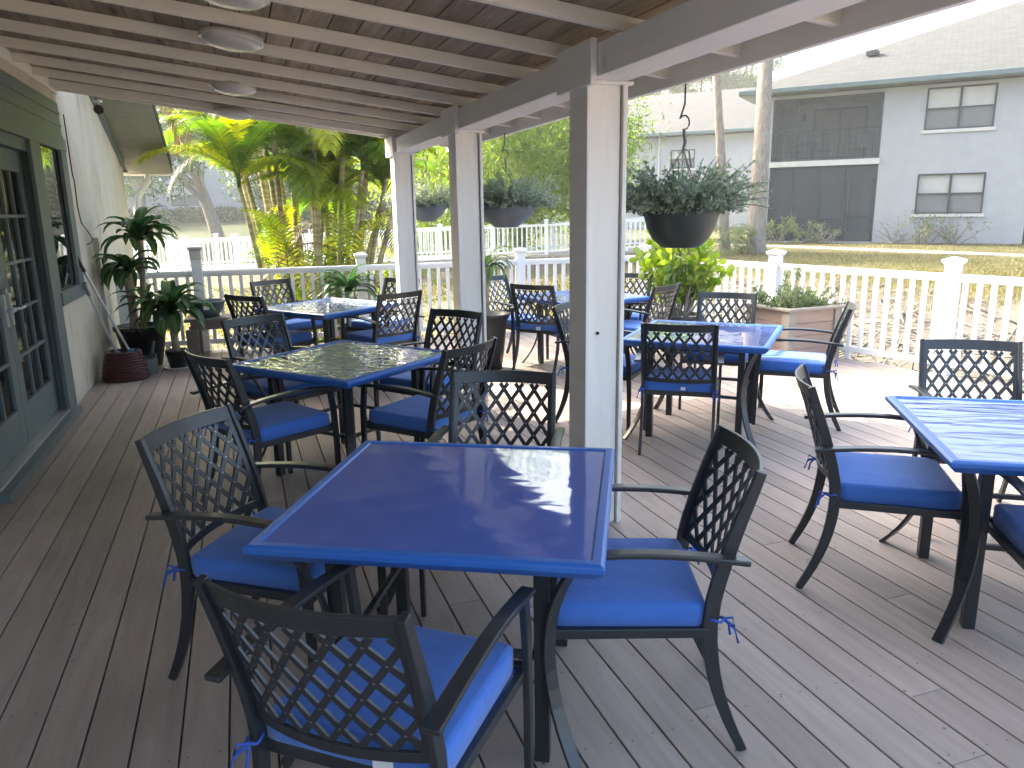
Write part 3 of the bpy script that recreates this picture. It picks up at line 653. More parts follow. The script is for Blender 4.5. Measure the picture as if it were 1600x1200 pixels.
# boardwalk bridge over the creek
def walk_z(x, y): return -0.22 + 0.46 * (x + 0.8) / 13.0
WK0, WK1 = np.array([-8.0, 30.5]), np.array([12.4, 21.5])
def boardwalk():
    d = (WK1 - WK0); L = np.linalg.norm(d); d /= L; n = np.array([-d[1], d[0]])
    t = thing('boardwalk', 'low timber boardwalk with brown plank skirt beyond the creek', 'boardwalk')
    k = 48; mb = MB(); sk = MB()
    for i in range(k):
        q0 = WK0 + d * L * i / k; q1 = WK0 + d * L * (i + 1) / k
        c0 = q0 + n * 0.95; c1 = q1 + n * 0.95
        mb.sweep([(*c0, walk_z(*c0) - 0.03), (*c1, walk_z(*c1) - 0.03)], 2.1, 0.06, (*n, 0))
    for i in range(20):
        q0 = WK0 + d * L * i / 20; q1 = WK0 + d * L * (i + 1) / 20 - d * 0.01
        q0 = q0 - n * 0.08; q1 = q1 - n * 0.08
        for j in range(4):
            z = -0.16 - 0.2 * j
            sk.sweep([(*q0, walk_z(*q0) + z), (*q1, walk_z(*q1) + z)], 0.03, 0.19, (*n, 0))
    mb.build('walkway', 'walk_deck', t); sk.build('skirt', 'skirt_board', t)
    for s_, lab in ((0.0, 'white picket railing on the near side of the boardwalk'), (1.9, 'white picket railing on the far side of the boardwalk')):
        r = thing('boardwalk_railing', lab, 'railing')
        np_ = 13; pts = [tuple(WK0 + n * s_ + d * (L * i / np_ + s_ * 0.1)) for i in range(np_ + 1)]
        rail_run(r, pts, 0.97, 0.12, pts, spacing=0.15, zfun=walk_z)
boardwalk()

# ------------------------------------------------------------------ tables and chairs
def make_table():
    t = thing('patio_table', '', 'table', (0, 0, 0), 0, 'square blue patio tables on the deck')
    mb = MB(); H = 0.495; prof = [(0.452, 0.722), (0.462, 0.729), (H - 0.012, 0.729), (H, 0.722), (H, 0.705), (0.468, 0.678), (0.44, 0.678), (0.44, 0.715)]
    V = []; n = len(prof)
    for h, z in prof: V += [(-h, -h, z), (h, -h, z), (h, h, z), (-h, h, z)]
    F = [(4 * i + k, 4 * i + (k + 1) % 4, 4 * ((i + 1) % n) + (k + 1) % 4, 4 * ((i + 1) % n) + k) for i in range(n) for k in range(4)]
    F = [f[::-1] for f in F]
    mb.add(V, F); mb.build('table_rim', 'table_blue', t, bevel=0.003)
    mb = MB(); mb.b2(-0.456, 0.456, -0.456, 0.456, 0.712, 0.7245); mb.build('tabletop', 'table_vinyl', t)
    for sx in (-1, 1):
        for sy in (-1, 1):
            mb = MB(); mb.b2(sx * 0.31 - 0.022, sx * 0.31 + 0.022, sy * 0.31 - 0.022, sy * 0.31 + 0.022, 0, 0.677); mb.build('leg', 'chair_metal', t, bevel=0.003)
            d = np.array([sx, sy, 0]) / math.sqrt(2); sd = np.array([-sy, sx, 0]) / math.sqrt(2)
            P = []
            for z in np.linspace(0, 0.675, 14):
                u = (z - 0.38) / 0.38
                r_ = 0.468 + (0.175 * u * u if z < 0.38 else 0.11 * ((z - 0.38) / 0.295) ** 2)
                P.append(d * r_ + np.array([0, 0, z]))
            mb = MB(); mb.sweep(P, 0.042, 0.014, sd); mb.build('brace', 'chair_metal', t, bevel=0.003)
    mb = MB()
    for a, b_ in (((-1, -1), (1, -1)), ((1, -1), (1, 1)), ((1, 1), (-1, 1)), ((-1, 1), (-1, -1))):
        mb.bar((a[0] * 0.30, a[1] * 0.30, 0.655), (b_[0] * 0.30, b_[1] * 0.30, 0.655), 0.02, 0.035)
    mb.build('apron', 'chair_metal', t)
    mb = MB()
    for a, b_ in (((-1, -1), (1, -1)), ((1, -1), (1, 1)), ((1, 1), (-1, 1)), ((-1, 1), (-1, -1))):
        mb.bar((a[0] * 0.288, a[1] * 0.288, 0.33), (b_[0] * 0.288, b_[1] * 0.288, 0.33), 0.02, 0.02)
    mb.build('stretcher', 'chair_metal', t)
    return t

UP = [(0.0, -0.335), (0.10, -0.285), (0.25, -0.235), (0.42, -0.215), (0.52, -0.228), (0.65, -0.262), (0.80, -0.31), (0.89, -0.345)]
def yu(z): return float(np.interp(z, [p[0] for p in UP], [p[1] for p in UP]))
def make_chair():
    t = thing('patio_chair', '', 'chair', (0, 0, 0), 0, 'black lattice-back patio chairs with blue cushions')
    XU = 0.232
    zz = np.concatenate([np.linspace(0, 0.42, 9), np.linspace(0.5, 0.892, 7)])
    def smooth_y(z):
        z = np.clip(z, 0, 0.9); return np.interp(z, np.linspace(0, 0.9, 46), SMY)
    base = np.array([yu(z) for z in np.linspace(0, 0.9, 46)])
    k_ = np.ones(7) / 7; SMY = np.convolve(np.pad(base, 3, mode='reflect', reflect_type='odd'), k_, 'valid')
    for s in (-1, 1):
        mb = MB(); mb.sweep([(s * XU, smooth_y(z), z) for z in zz], 0.02, [0.028 + 0.016 * math.sin(math.pi * min(1, z / 0.9)) for z in zz], (1, 0, 0)); mb.build('rear_leg', 'chair_metal', t, bevel=0.003)
        mb = MB(); mb.sweep([(s * 0.262, 0.262, 0), (s * 0.262, 0.262, 0.3), (s * 0.262, 0.255, 0.5), (s * 0.262, 0.238, 0.632)], 0.02, [0.026, 0.032, 0.036, 0.034], (1, 0, 0)); mb.build('front_leg', 'chair_metal', t, bevel=0.003)
        P = [(s * 0.262, y, 0.637 + 0.022 * math.sin(math.pi * (y + 0.3) / 0.58)) for y in np.linspace(-0.315, 0.275, 9)]
        mb = MB(); mb.sweep(P, 0.042, 0.016, (1, 0, 0)); mb.build('armrest', 'chair_metal', t, bevel=0.004)
    mb = MB()
    mb.bar((-0.25, 0.262, 0.405), (0.25, 0.262, 0.405), 0.022, 0.034); mb.bar((-0.23, -0.20, 0.405), (0.23, -0.20, 0.405), 0.022, 0.034)
    for s in (-1, 1): mb.bar((s * 0.236, -0.21, 0.4), (s * 0.25, 0.27, 0.4), 0.02, 0.03)
    mb.b2(-0.225, 0.225, -0.19, 0.25, 0.398, 0.405)
    mb.build('seat_frame', 'chair_metal', t, bevel=0.002)
    # backrest: curved rails and a lattice of crossing bars
    XI = 0.222
    def bp(x, z, off=0.0):
        c = -0.042 * (1 - (x / XI) ** 2); return np.array([x, smooth_y(z) + c + off, z])
    def bar2(mb, a, b_, wd, th, seg=8, mi=0):
        a = np.array(a); b_ = np.array(b_); d = b_ - a; L = np.hypot(*d)
        if L < 0.004: return
        d = d / L; n = np.array([-d[1], d[0]]); V = []
        for i in range(seg + 1):
            c = a + (b_ - a) * i / seg
            for sgn in (-1, 1):
                q = c + n * sgn * wd / 2
                V.append(bp(q[0], q[1], -th / 2)); V.append(bp(q[0], q[1], th / 2))
        F = []
        for i in range(seg):
            o = 4 * i
            F += [(o, o + 4, o + 6, o + 2), (o + 1, o + 3, o + 7, o + 5), (o, o + 1, o + 5, o + 4), (o + 2, o + 6, o + 7, o + 3)]
        F += [(0, 2, 3, 1), (4 * seg, 4 * seg + 1, 4 * seg + 3, 4 * seg + 2)]
        mb.add(V, F, mi)
    rails = MB(); z0, z1 = 0.515, 0.835; xh = 0.212
    bar2(rails, (-0.224, 0.865), (0.224, 0.865), 0.052, 0.012, 14); bar2(rails, (-0.224, z0 - 0.012), (0.224, z0 - 0.012), 0.03, 0.012, 14)
    bar2(rails, (-xh - 0.002, z0), (-xh - 0.002, z1 + 0.01), 0.018, 0.009); bar2(rails, (xh + 0.002, z0), (xh + 0.002, z1 + 0.01), 0.018, 0.009)
    br = rails.build('backrest', 'chair_metal', t, bevel=0.002)
    lat = MB(); wx = 2 * xh / 6; hz = (z1 - z0) / 3.25
    sl_ = hz / wx
    for sgn in (1, -1):
        for k in range(-8, 18):
            x0 = -xh + k * wx if sgn > 0 else xh - k * wx
            # line x = x0 + sgn*(z-z0)/sl
            za, zb = z0, z1
            xa = x0; xb = x0 + sgn * (z1 - z0) / sl_
            # clip to |x|<=xh
            def zat(x): return z0 + sgn * (x - x0) * sl_
            lo, hi = z0, z1
            zl, zh = sorted((zat(-xh), zat(xh)))
            lo = max(lo, zl); hi = min(hi, zh)
            if hi - lo < 0.01: continue
            bar2(lat, (x0 + sgn * (lo - z0) / sl_, lo), (x0 + sgn * (hi - z0) / sl_, hi), 0.0165, 0.0055 if sgn > 0 else 0.0068, 7)
    for i in range(-1, 14):
        for j in range(0, 8):
            x = -xh + i * wx / 2; z = z0 + j * hz / 2
            if (i + j) % 2 or abs(x) > xh - 0.01 or not (z0 + 0.01 < z < z1 - 0.01): continue
            for sd in (-1, 1):
                V = []
                for q in range(8):
                    a = 2 * math.pi * q / 8; V.append(bp(x + 0.0032 * math.cos(a), z + 0.0032 * math.sin(a), sd * 0.0046))
                lat.add(V, [tuple(range(8))], 1)
    lat.build('lattice', ['chair_metal', 'rivet'], br)
    # cushion
    cu = MB(); h = 0.232; yc = 0.022; zb, zt = 0.406, 0.488; n = 12; V = []
    for zlev, ins in ((zb, 0.012), (zb + 0.008, 0.0), (zt - 0.012, 0.0), (zt - 0.003, 0.007), (zt, 0.016)):
        for k in range(n * 4):
            side, u = divmod(k, n); u = -1 + 2 * u / n; a = {0: (u, -1), 1: (1, u), 2: (-u, 1), 3: (-1, -u)}[side]
            rr = h - ins; x = a[0] * rr; y = a[1] * rr
            cc = 0.02; ex = max(0, abs(x) - (rr - cc)); ey = max(0, abs(y) - (rr - cc)); e = math.hypot(ex, ey)
            if e > cc: x = math.copysign(rr - cc + ex * cc / e, x); y = math.copysign(rr - cc + ey * cc / e, y)
            V.append((x, y + yc, zlev))
    m4 = n * 4; F = [(i * m4 + k, i * m4 + (k + 1) % m4, (i + 1) * m4 + (k + 1) % m4, (i + 1) * m4 + k) for i in range(4) for k in range(m4)]
    cu.add(V, F, 0, True)
    # puffed top grid
    g = 8; G = []; 
    for j in range(g + 1):
        for i in range(g + 1):
            u, v = -1 + 2 * i / g, -1 + 2 * j / g
            G.append((u * (h - 0.016), v * (h - 0.016) + yc, zt + 0.010 * (1 - u ** 4) * (1 - v ** 4)))
    cu.add(G, [(j * (g + 1) + i, j * (g + 1) + i + 1, (j + 1) * (g + 1) + i + 1, (j + 1) * (g + 1) + i) for j in range(g) for i in range(g)], 0, True)
    cu.add([(-h, yc - h, zb), (h, yc - h, zb), (h, yc + h, zb), (-h, yc + h, zb)], [(3, 2, 1, 0)])
    cu.build('cushion', 'cushion_blue', t)
    for s in (-1, 1):
        ti = MB(); c0 = np.array([s * 0.232, -0.236, 0.44])
        ti.tube([c0 + (0.016 * math.cos(a), 0.022 * math.sin(a), 0.004 * math.sin(3 * a)) for a in np.linspace(0, 2 * math.pi, 13)], 0.0045, 5)
        ti.tube([c0 + (0, -0.02, 0), c0 + (s * 0.012, -0.045, 0.012), c0 + (s * 0.02, -0.05, -0.012), c0 + (0, -0.022, 0)], 0.004, 5)
        ti.tube([c0 + (0, -0.02, 0), c0 + (-s * 0.01, -0.04, -0.02), c0 + (-s * 0.006, -0.045, -0.055)], 0.004, 5)
        ti.tube([c0 + (0, -0.02, 0), c0 + (s * 0.02, -0.05, -0.02), c0 + (s * 0.03, -0.06, -0.06)], 0.004, 5)
        ti.build('cushion_tie', 'cushion_tie', t)
    return t

TABLES = [
 (0.60, 2.26, -28.5, 'nearest square blue table with shiny wavy top in the foreground'),
 (0.55, 4.72, -51, 'square blue table with dappled reflections, second on the house side'),
 (0.75, 7.51, 36, 'square blue table by the end railing before the palms'),
 (3.10, 4.63, -44, 'square blue table behind the near post, in front of the wooden planter'),
 (3.28, 7.13, 11, 'square blue table half hidden behind the near post, farthest on the open side'),
 (2.97, 2.02, -33, 'square pale-reflecting blue table cut by the right photo edge'),
]
tp = make_table()
for i, (x, y, a, lab) in enumerate(TABLES):
    if i == 0:
        tp.location = (x, y, 0); tp.rotation_euler.z = R(a); tp['label'] = lab
    else:
        q = dup(tp, (x, y, 0), R(a), lab)
        for ch in q.children:
            if ch.name.startswith('tabletop'):
                ch.data = ch.data.copy(); ch.data.materials[0] = MATS['table_vinyl_streaked' if i == 5 else 'table_vinyl_clear' if i == 3 else 'table_vinyl_rippled']

# chairs: (x, y of the middle of the backrest top, angle of the backrest line, flip) -> seat centre = top + facing * 0.345
def from_back(x, y, ang, away):
    u = np.array([math.cos(R(ang)), math.sin(R(ang))]); n = np.array([u[1], -u[0]])
    if away: n = -n
    f = -n
    return x + f[0] * 0.345, y + f[1] * 0.345, math.atan2(f[1], f[0]) - math.pi / 2
def from_seat(x, y, fx_, fy_): return x, y, math.atan2(fy_, fx_) - math.pi / 2
CH = [
 (from_back(0.04, 1.40, -39.5, 0), 'nearest chair, seen from behind, cut off by the bottom of the photo', 1),
 (from_back(-0.24, 2.87, 54.7, 1), 'chair on the house side of the nearest table, its back to the doors', 0),
 (from_back(1.40, 1.87, -111.5, 1), 'chair seen side-on at the right of the nearest table, blue bow at its rear leg', 0),
 (from_back(1.08, 3.20, -26.5, 1), 'chair facing the viewer behind the nearest table, only its lattice back showing', 0),
 (from_back(-0.23, 4.25, -61, 0), 'chair at the near left of the dappled second table, on the house side', 0),
 (from_back(0.04, 5.69, 29.6, 1), 'gray shining chair back at the far left of the dappled second table', 0),
 (from_back(1.16, 3.97, 37.3, 0), 'chair at the near right of the dappled second table, above the foreground chair back', 0),
 (from_back(1.46, 5.37, -54.5, 1), 'chair at the far right of the dappled second table, before the middle post', 0),
 (from_back(-0.02, 7.27, -49.3, 0), 'chair at the near left of the table by the palms, beside the bench', 0),
 (from_back(0.27, 8.74, 30.8, 1), 'chair against the end railing behind the table by the palms', 0),
 (from_back(1.34, 6.83, 25.3, 0), 'chair at the near right of the table by the palms, back to the viewer', 0),
 (from_back(1.64, 8.26, -51.3, 1), 'chair beside the farthest post behind the table by the palms', 0),
 (from_back(2.64, 6.92, -50.8, 0), 'chair with white cushion tag left of the near post, back to the viewer', 1),
 (from_back(2.56, 7.98, 26, 1), 'pale chair back by the end railing, partly behind the tagged chair', 0),
 (from_back(3.78, 6.28, 29.6, 0), 'chair between the near post and the potted lime-green shrub', 0),
 (from_back(4.07, 7.57, -42, 1), 'chair in the railing corner just right of the near post', 0),
 (from_seat(2.57, 5.13, 0.70, -0.71), 'chair mostly hidden behind the near post, one leg showing at its left', 0),
 (from_back(2.57, 4.12, -35, 0), 'chair directly right of the near post, back to the viewer, small white tag', 1),
 (from_back(3.86, 5.45, -42.2, 1), 'chair facing the viewer in front of the wooden planter box', 0),
 (from_seat(3.90, 4.60, -0.74, 0.67), 'chair seen from the side next to the wooden planter, bright edge on its back', 0),
 (from_back(2.27, 2.61, -125.6, 0), 'chair at the left of the right-edge table, its curved back turned edge-on', 0),
 (from_back(3.63, 2.95, -34.7, 1), 'chair facing the viewer behind the right-edge table, before the side railing', 0),
 (from_seat(2.70, 1.63, 0.545, 0.838), 'chair whose blue cushion corner alone shows at the right photo edge', 0),
]
cp = make_chair()
for i, ((x, y, a), lab, tagged) in enumerate(CH):
    if i == 0: cp.location = (x, y, 0); cp.rotation_euler.z = a; cp['label'] = lab; c = cp
    else: c = dup(cp, (x, y, 0), a, lab)
    CH[i] = (CH[i][0], lab, tagged, c)
for (x, y, a), lab, tagged, c in CH:
    if tagged:
        mb = MB(); xx = 0.09 if c is cp else (0.03 if 'directly' in lab else 0.0)
        wd = 0.03 if 'directly' in lab else 0.05
        mb.box((xx, -0.2145, 0.44), (wd, 0.003, wd * 0.7)); mb.build('cushion_tag', 'tag_white', c)

# ------------------------------------------------------------------ plants in pots
def strap_leaf(mb, base, az, el, L, wd, droop, seg=7, mi=0, stripe=None):
    p = np.array(base, float); e = el; V = []; pts = []
    st = L / seg
    for i in range(seg + 1):
        tt = i / seg; pts.append(p.copy())
        p = p + st * np.array([math.cos(az) * math.cos(e), math.sin(az) * math.cos(e), math.sin(e)]); e -= droop / seg * (0.5 + tt)
    pts = np.array(pts); side = np.array([-math.sin(az), math.cos(az), 0])
    for i in range(seg + 1):
        tt = i / seg; ww = wd * (math.sin(math.pi * min(1, 0.12 + 0.88 * tt)) ** 0.75 + 0.05) * (1 if tt < 0.98 else 0.1)
        up = np.array([0, 0, 1.0]) * ww * 0.22
        for a in (-1, -0.3, 0.3, 1): V.append(pts[i] + side * ww / 2 * a + up * abs(a))
    F1, F2 = [], []
    for i in range(seg):
        for k in range(3): (F2 if k == 1 else F1).append((4 * i + k, 4 * i + k + 1, 4 * i + 5 + k, 4 * i + 4 + k))
    o = mb.n; mb.add(V, F1, mi, True)
    mb.add(V, F2, stripe if stripe is not None else mi, True)
def rosette(mb, c, n, L, wd, r, el=(10, 80), droop=(1.2, 2.2), stripe=1):
    for i in range(n):
        az = r.uniform(0, 2 * math.pi); e = R(r.uniform(*el))
        strap_leaf(mb, np.array(c) + (0.01 * math.cos(az), 0.01 * math.sin(az), r.uniform(-0.06, 0.05)), az, e, L * r.uniform(0.75, 1.15), wd * r.uniform(0.8, 1.15), r.uniform(*droop), stripe=stripe)
POTP = lambda R_, r_, h: [(0, 0.0), (r_, 0.0), (R_ * 0.96, h - 0.05), (R_ * 1.02, h - 0.05), (R_ * 1.05, h - 0.005), (R_ * 1.03, h), (R_ * 0.93, h), (R_ * 0.9, h - 0.04), (0, h - 0.04)]
r1 = random.Random(11)
t = thing('corn_plant', 'tall two-caned corn plant in big black pot by the stucco wall', 'potted plant', (-1.10, 9.08, 0))
mb = MB(); mb.lathe(POTP(0.265, 0.18, 0.44), n=40); mb.build('pot', 'black_pot', t)
mb = MB(); mb.lathe([(0, 0.41), (0.24, 0.40)], n=24); mb.build('soil', 'soil', t)
mb = MB(); mb.tube([(0.02, 0.02, 0.38), (0.06, 0.02, 0.7), (0.085, 0.01, 1.05), (0.10, 0.0, 1.35)], [0.036, 0.034, 0.032, 0.03], 10); mb.tube([(-0.06, -0.02, 0.38), (-0.055, -0.02, 0.7), (-0.06, -0.02, 0.93)], [0.04, 0.038, 0.045], 10); mb.tube([(-0.05, -0.02, 0.92), (-0.04, -0.03, 1.0)], [0.03, 0.022], 8); mb.build('stem', 'cane', t)
mb = MB(); rosette(mb, (0.09, 0, 1.38), 30, 0.46, 0.125, r1, (0, 75), (1.6, 3.0)); rosette(mb, (-0.04, -0.03, 1.05), 20, 0.42, 0.12, r1, (-10, 70), (1.5, 2.8)); rosette(mb, (0.07, 0.0, 0.66), 9, 0.36, 0.085, r1, (0, 60)); mb.build('foliage', ['leaf_dracaena', 'leaf_stripe'], t)
t = thing('corn_plant', 'short corn plant with one pale cane in small black pot by the bench', 'potted plant', (-0.74, 8.75, 0))
mb = MB(); mb.lathe(POTP(0.115, 0.085, 0.2), n=28); mb.build('pot', 'black_pot', t)
mb = MB(); mb.tube([(0, 0, 0.15), (-0.01, 0, 0.4), (-0.015, 0, 0.58)], [0.042, 0.038, 0.036], 10); mb.build('stem', 'cane', t)
mb = MB(); rosette(mb, (-0.015, 0, 0.62), 36, 0.50, 0.13, r1, (0, 75), (1.6, 3.0)); mb.build('foliage', ['leaf_dracaena', 'leaf_stripe'], t)
mb = MB(); mb.lathe([(0, 0.004), (0.13, 0.004), (0.145, 0.02), (0.14, 0.02), (0.125, 0.008)], n=28); mb.build('saucer', 'tag_white', t)
t = thing('corn_plant', 'leafy striped corn plant in front of the end railing left of the far post', 'potted plant', (1.18, 9.33, 0))
mb = MB(); mb.lathe(POTP(0.15, 0.11, 0.26), n=28); mb.build('pot', 'black_pot', t)
mb = MB(); mb.tube([(0, 0, 0.2), (0.01, 0, 0.62)], [0.04, 0.036], 10); mb.build('stem', 'cane', t)
mb = MB(); rosette(mb, (0.01, 0, 0.66), 34, 0.46, 0.10, r1, (10, 85), (1.4, 2.6)); mb.build('foliage', ['leaf_dracaena', 'leaf_stripe'], t)
t = thing('corn_plant', 'drooping pale-striped corn plant in tall black urn right of the middle post', 'potted plant', (2.33, 7.35, 0))
mb = MB(); mb.lathe([(0, 0), (0.13, 0), (0.16, 0.2), (0.185, 0.46), (0.20, 0.52), (0.225, 0.55), (0.225, 0.575), (0.19, 0.575), (0.17, 0.53), (0, 0.53)], n=36); mb.build('pot', 'black_pot', t)
mb = MB(); mb.tube([(-0.03, 0, 0.5), (-0.02, 0, 0.95)], [0.04, 0.038], 10); mb.build('stem', 'cane', t)
mb = MB(); rosette(mb, (-0.02, 0, 1.02), 22, 0.40, 0.055, r1, (20, 80), (2.4, 3.6)); mb.build('foliage', ['leaf_stripe', 'leaf_jade'], t)

def spoon_leaf(mb, base, d, L, wd, mi=0):
    d = np.array(d, float); d /= np.linalg.norm(d); s = np.cross(d, rng.normal(size=3)); s /= np.linalg.norm(s); n = np.cross(s, d)
    V = [base, *[base + d * L * t_ + s * wd * w_ * k + n * wd * 0.18 * abs(k) * w_ for t_, w_ in ((0.3, 0.18), (0.65, 0.48), (0.9, 0.4)) for k in (-1, 0, 1)], base + d * L]
    F = [(0, 2, 1), (0, 3, 2), (1, 2, 5, 4), (2, 3, 6, 5), (4, 5, 8, 7), (5, 6, 9, 8), (7, 8, 10), (8, 9, 10)]
    mb.add(V, F, mi, True)
t = thing('potted_shrub', 'lime-green clusia shrub with round leaves in dark square pot', 'potted plant', (4.62, 7.42, 0))
mb = MB(); mb.lathe(POTP(0.27, 0.20, 0.42), n=36); mb.build('pot', 'black_pot', t)
st = MB(); lf = MB()
for i in range(36):
    az = rng.uniform(0, 2 * math.pi); sp = rng.uniform(0.03, 0.42); hh = rng.uniform(0.45, 1.02) * (1.06 - 0.55 * sp)
    P = [np.array([0.08 * math.cos(az), 0.08 * math.sin(az), 0.38])]
    for k in range(1, 5): P.append(np.array([math.cos(az) * (0.08 + sp * (k / 4)), math.sin(az) * (0.08 + sp * (k / 4)), 0.38 + hh * (k / 4) ** 0.85]) + rng.normal(size=3) * 0.02)
    st.tube(P, [0.011, 0.009, 0.008, 0.006, 0.004], 6)
    P = np.array(P)
    for k in range(24):
        u = rng.uniform(0.25, 1.0) * 4; j = min(int(u), 3); q = P[j] + (P[j + 1] - P[j]) * (u - j)
        d = rng.normal(size=3) * 0.7 + np.array([math.cos(az) * 0.3, math.sin(az) * 0.3, 0.7]); spoon_leaf(lf, q, d, rng.uniform(0.10, 0.16), rng.uniform(0.06, 0.09))
st.build('stem', 'twig', t); lf.build('foliage', 'leaf_lime', t)

# wooden planter box
t = thing('planter_box', 'brown wooden planter box with trailing jade bush by the side railing', 'planter', (5.53, 6.62, 0), R(4)); t.scale = (0.86, 1, 1.03)
for sx in (-1, 1):
    for sy in (-1, 1): mb = MB(); mb.b2(sx * 0.36 - 0.055, sx * 0.36 + 0.055, sy * 0.27 - 0.055, sy * 0.27 + 0.055, 0, 0.53); mb.build('corner_post', 'planter_trim', t, bevel=0.003)
mb = MB()
for k in range(4):
    z = 0.02 + 0.128 * k
    for sy in (-1, 1): mb.b2(-0.305, 0.305, sy * 0.29 - 0.012, sy * 0.29 + 0.012, z, z + 0.124)
    for sx in (-1, 1): mb.b2(sx * 0.38 - 0.012, sx * 0.38 + 0.012, -0.215, 0.215, z, z + 0.124)
mb.build('side_boards', 'planter_board', t, bevel=0.002)
mb = MB(); mb.b2(-0.45, 0.45, -0.36, -0.26, 0.531, 0.556); mb.b2(-0.45, 0.45, 0.26, 0.36, 0.531, 0.556); mb.b2(-0.45, -0.35, -0.26, 0.26, 0.531, 0.556); mb.b2(0.35, 0.45, -0.26, 0.26, 0.531, 0.556); mb.build('rim', 'planter_trim', t, bevel=0.003)
mb = MB(); mb.b2(-0.35, 0.35, -0.26, 0.26, 0.49, 0.51); mb.build('soil', 'soil', t)
st = MB(); lf = MB()
for i in range(110):
    az = rng.uniform(0, 2 * math.pi); b0 = np.array([rng.uniform(-0.3, 0.3), rng.uniform(-0.2, 0.2), 0.5]); L = rng.uniform(0.12, 0.34)
    P = [b0]
    e = rng.uniform(0.15, 1.2)
    for k in range(4): P.append(P[-1] + L / 4 * np.array([math.cos(az) * math.cos(e), math.sin(az) * math.cos(e) * 0.8, math.sin(e)])); az += rng.normal() * 0.4; e -= 0.12
    st.tube(P, 0.005, 5)
    P = np.array(P); u = rng.uniform(0.2, 4, 60); j = np.minimum(u.astype(int), 3); q = P[j] + (P[j + 1] - P[j]) * (u - j)[:, None]
    lf.leaves(q + rng.normal(size=q.shape) * 0.012, 0.034, 0.75)
for P in ([(-0.33, -0.1, 0.5), (-0.36, -0.15, 0.68), (-0.33, -0.16, 0.8), (-0.38, -0.2, 0.9)], [(-0.28, -0.2, 0.5), (-0.3, -0.3, 0.64), (-0.42, -0.3, 0.7), (-0.55, -0.34, 0.74)], [(-0.1, 0.1, 0.5), (0.0, 0.0, 0.72), (0.06, 0.02, 0.86), (0.02, 0.0, 0.93)]):
    st.tube(P, [0.012, 0.01, 0.008, 0.005], 6); P = np.array(P, float)
    u = rng.uniform(0.8, 3, 70); j = np.minimum(u.astype(int), 2); q = P[j] + (P[j + 1] - P[j]) * (u - j)[:, None]; lf.leaves(q + rng.normal(size=q.shape) * 0.015, 0.032, 0.75)
st.build('stem', 'bark', t); lf.build('foliage', 'leaf_jade', t)

# hanging baskets under the fascia
def basket(x, y, zrim, rad, depth, lab, pot, prof, spread, zhook, seed, nsprig=150):
    r = np.random.default_rng(seed)
    t = thing('hanging_basket', lab, 'hanging basket', (x, y, zrim), 0, 'hanging baskets below the roof edge')
    mb = MB(); mb.lathe([(rad * a, depth * b_) for a, b_ in prof] + [(rad * 0.97, 0.0), (rad * 0.93, -0.02), (0, -0.03)], n=40); mb.build('pot', pot, t)
    lf = MB(); st = MB()
    for i in range(nsprig):
        az = r.uniform(0, 2 * math.pi); rr = rad * math.sqrt(r.uniform(0, 1)) * 0.95
        P = [np.array([rr * math.cos(az), rr * math.sin(az), -0.03])]; e = r.uniform(0.6, 1.5) if rr < rad * 0.7 else r.uniform(0.3, 1.2); L = r.uniform(0.10, 0.24) * spread
        for k in range(4):
            P.append(P[-1] + L / 4 * np.array([math.cos(az) * math.cos(e), math.sin(az) * math.cos(e), math.sin(e)])); e -= r.uniform(0.02, 0.3)
        P = np.array(P); st.tube(P, 0.0025, 4)
        u = r.uniform(0.3, 4, 34); j = np.minimum(u.astype(int), 3); q = P[j] + (P[j + 1] - P[j]) * (u - j)[:, None]
        lf.leaves(q + r.normal(size=q.shape) * 0.008, 0.026, 0.6)
    st.build('stem', 'twig', t); lf.build('foliage', 'leaf_basket', t)
    h = MB(); kz = (zhook - zrim) * 0.48
    for k in range(3):
        a = 2 * math.pi * k / 3 + 0.4; h.tube([(rad * 0.95 * math.cos(a), rad * 0.95 * math.sin(a), -0.01), (0, 0, kz)], 0.0035, 6)
    h.tube([(0, 0, kz), (0.01, 0, kz + 0.03), (0.0, 0, kz + 0.10)], 0.009, 8); h.tube([(0.0, 0, kz), (0.035, 0.0, kz - 0.01), (0.05, 0, kz - 0.09)], 0.005, 6)
    h.build('rope', 'rope', t)
    k0 = kz + 0.10; h = MB()
    h.tube([(0.03 * math.cos(a), 0, k0 + 0.03 + 0.035 * math.sin(a)) for a in np.linspace(-1.6, 2.6, 12)] + [(0, 0, k0 + 0.12), (0, 0, zhook - zrim)], 0.0045, 6)
    h.build('hook', 'dark_cable', t)
bowl = [(0.0, -1.0), (0.45, -1.0), (0.52, -0.98), (0.75, -0.78), (0.90, -0.5), (0.98, -0.2), (1.0, 0.0)]
trough = [(0.0, -1.0), (0.36, -1.0), (0.40, -0.97), (0.55, -0.80), (0.80, -0.52), (0.94, -0.25), (1.0, 0.0)]
basket(2.22, 3.58, 1.61, 0.20, 0.21, 'nearest hanging basket, dark green bowl with gray-green leafy mound', 'green_pot', bowl, 1.35, 2.225, 1, 240)
basket(2.15, 6.22, 1.65, 0.262, 0.19, 'middle hanging basket, blue-gray angular bowl between the posts', 'gray_pot', trough, 1.45, 2.225, 2, 250)
basket(1.97, 8.36, 1.68, 0.24, 0.19, 'farthest hanging basket, partly behind the middle post', 'gray_pot', trough, 1.3, 2.40, 3, 200)

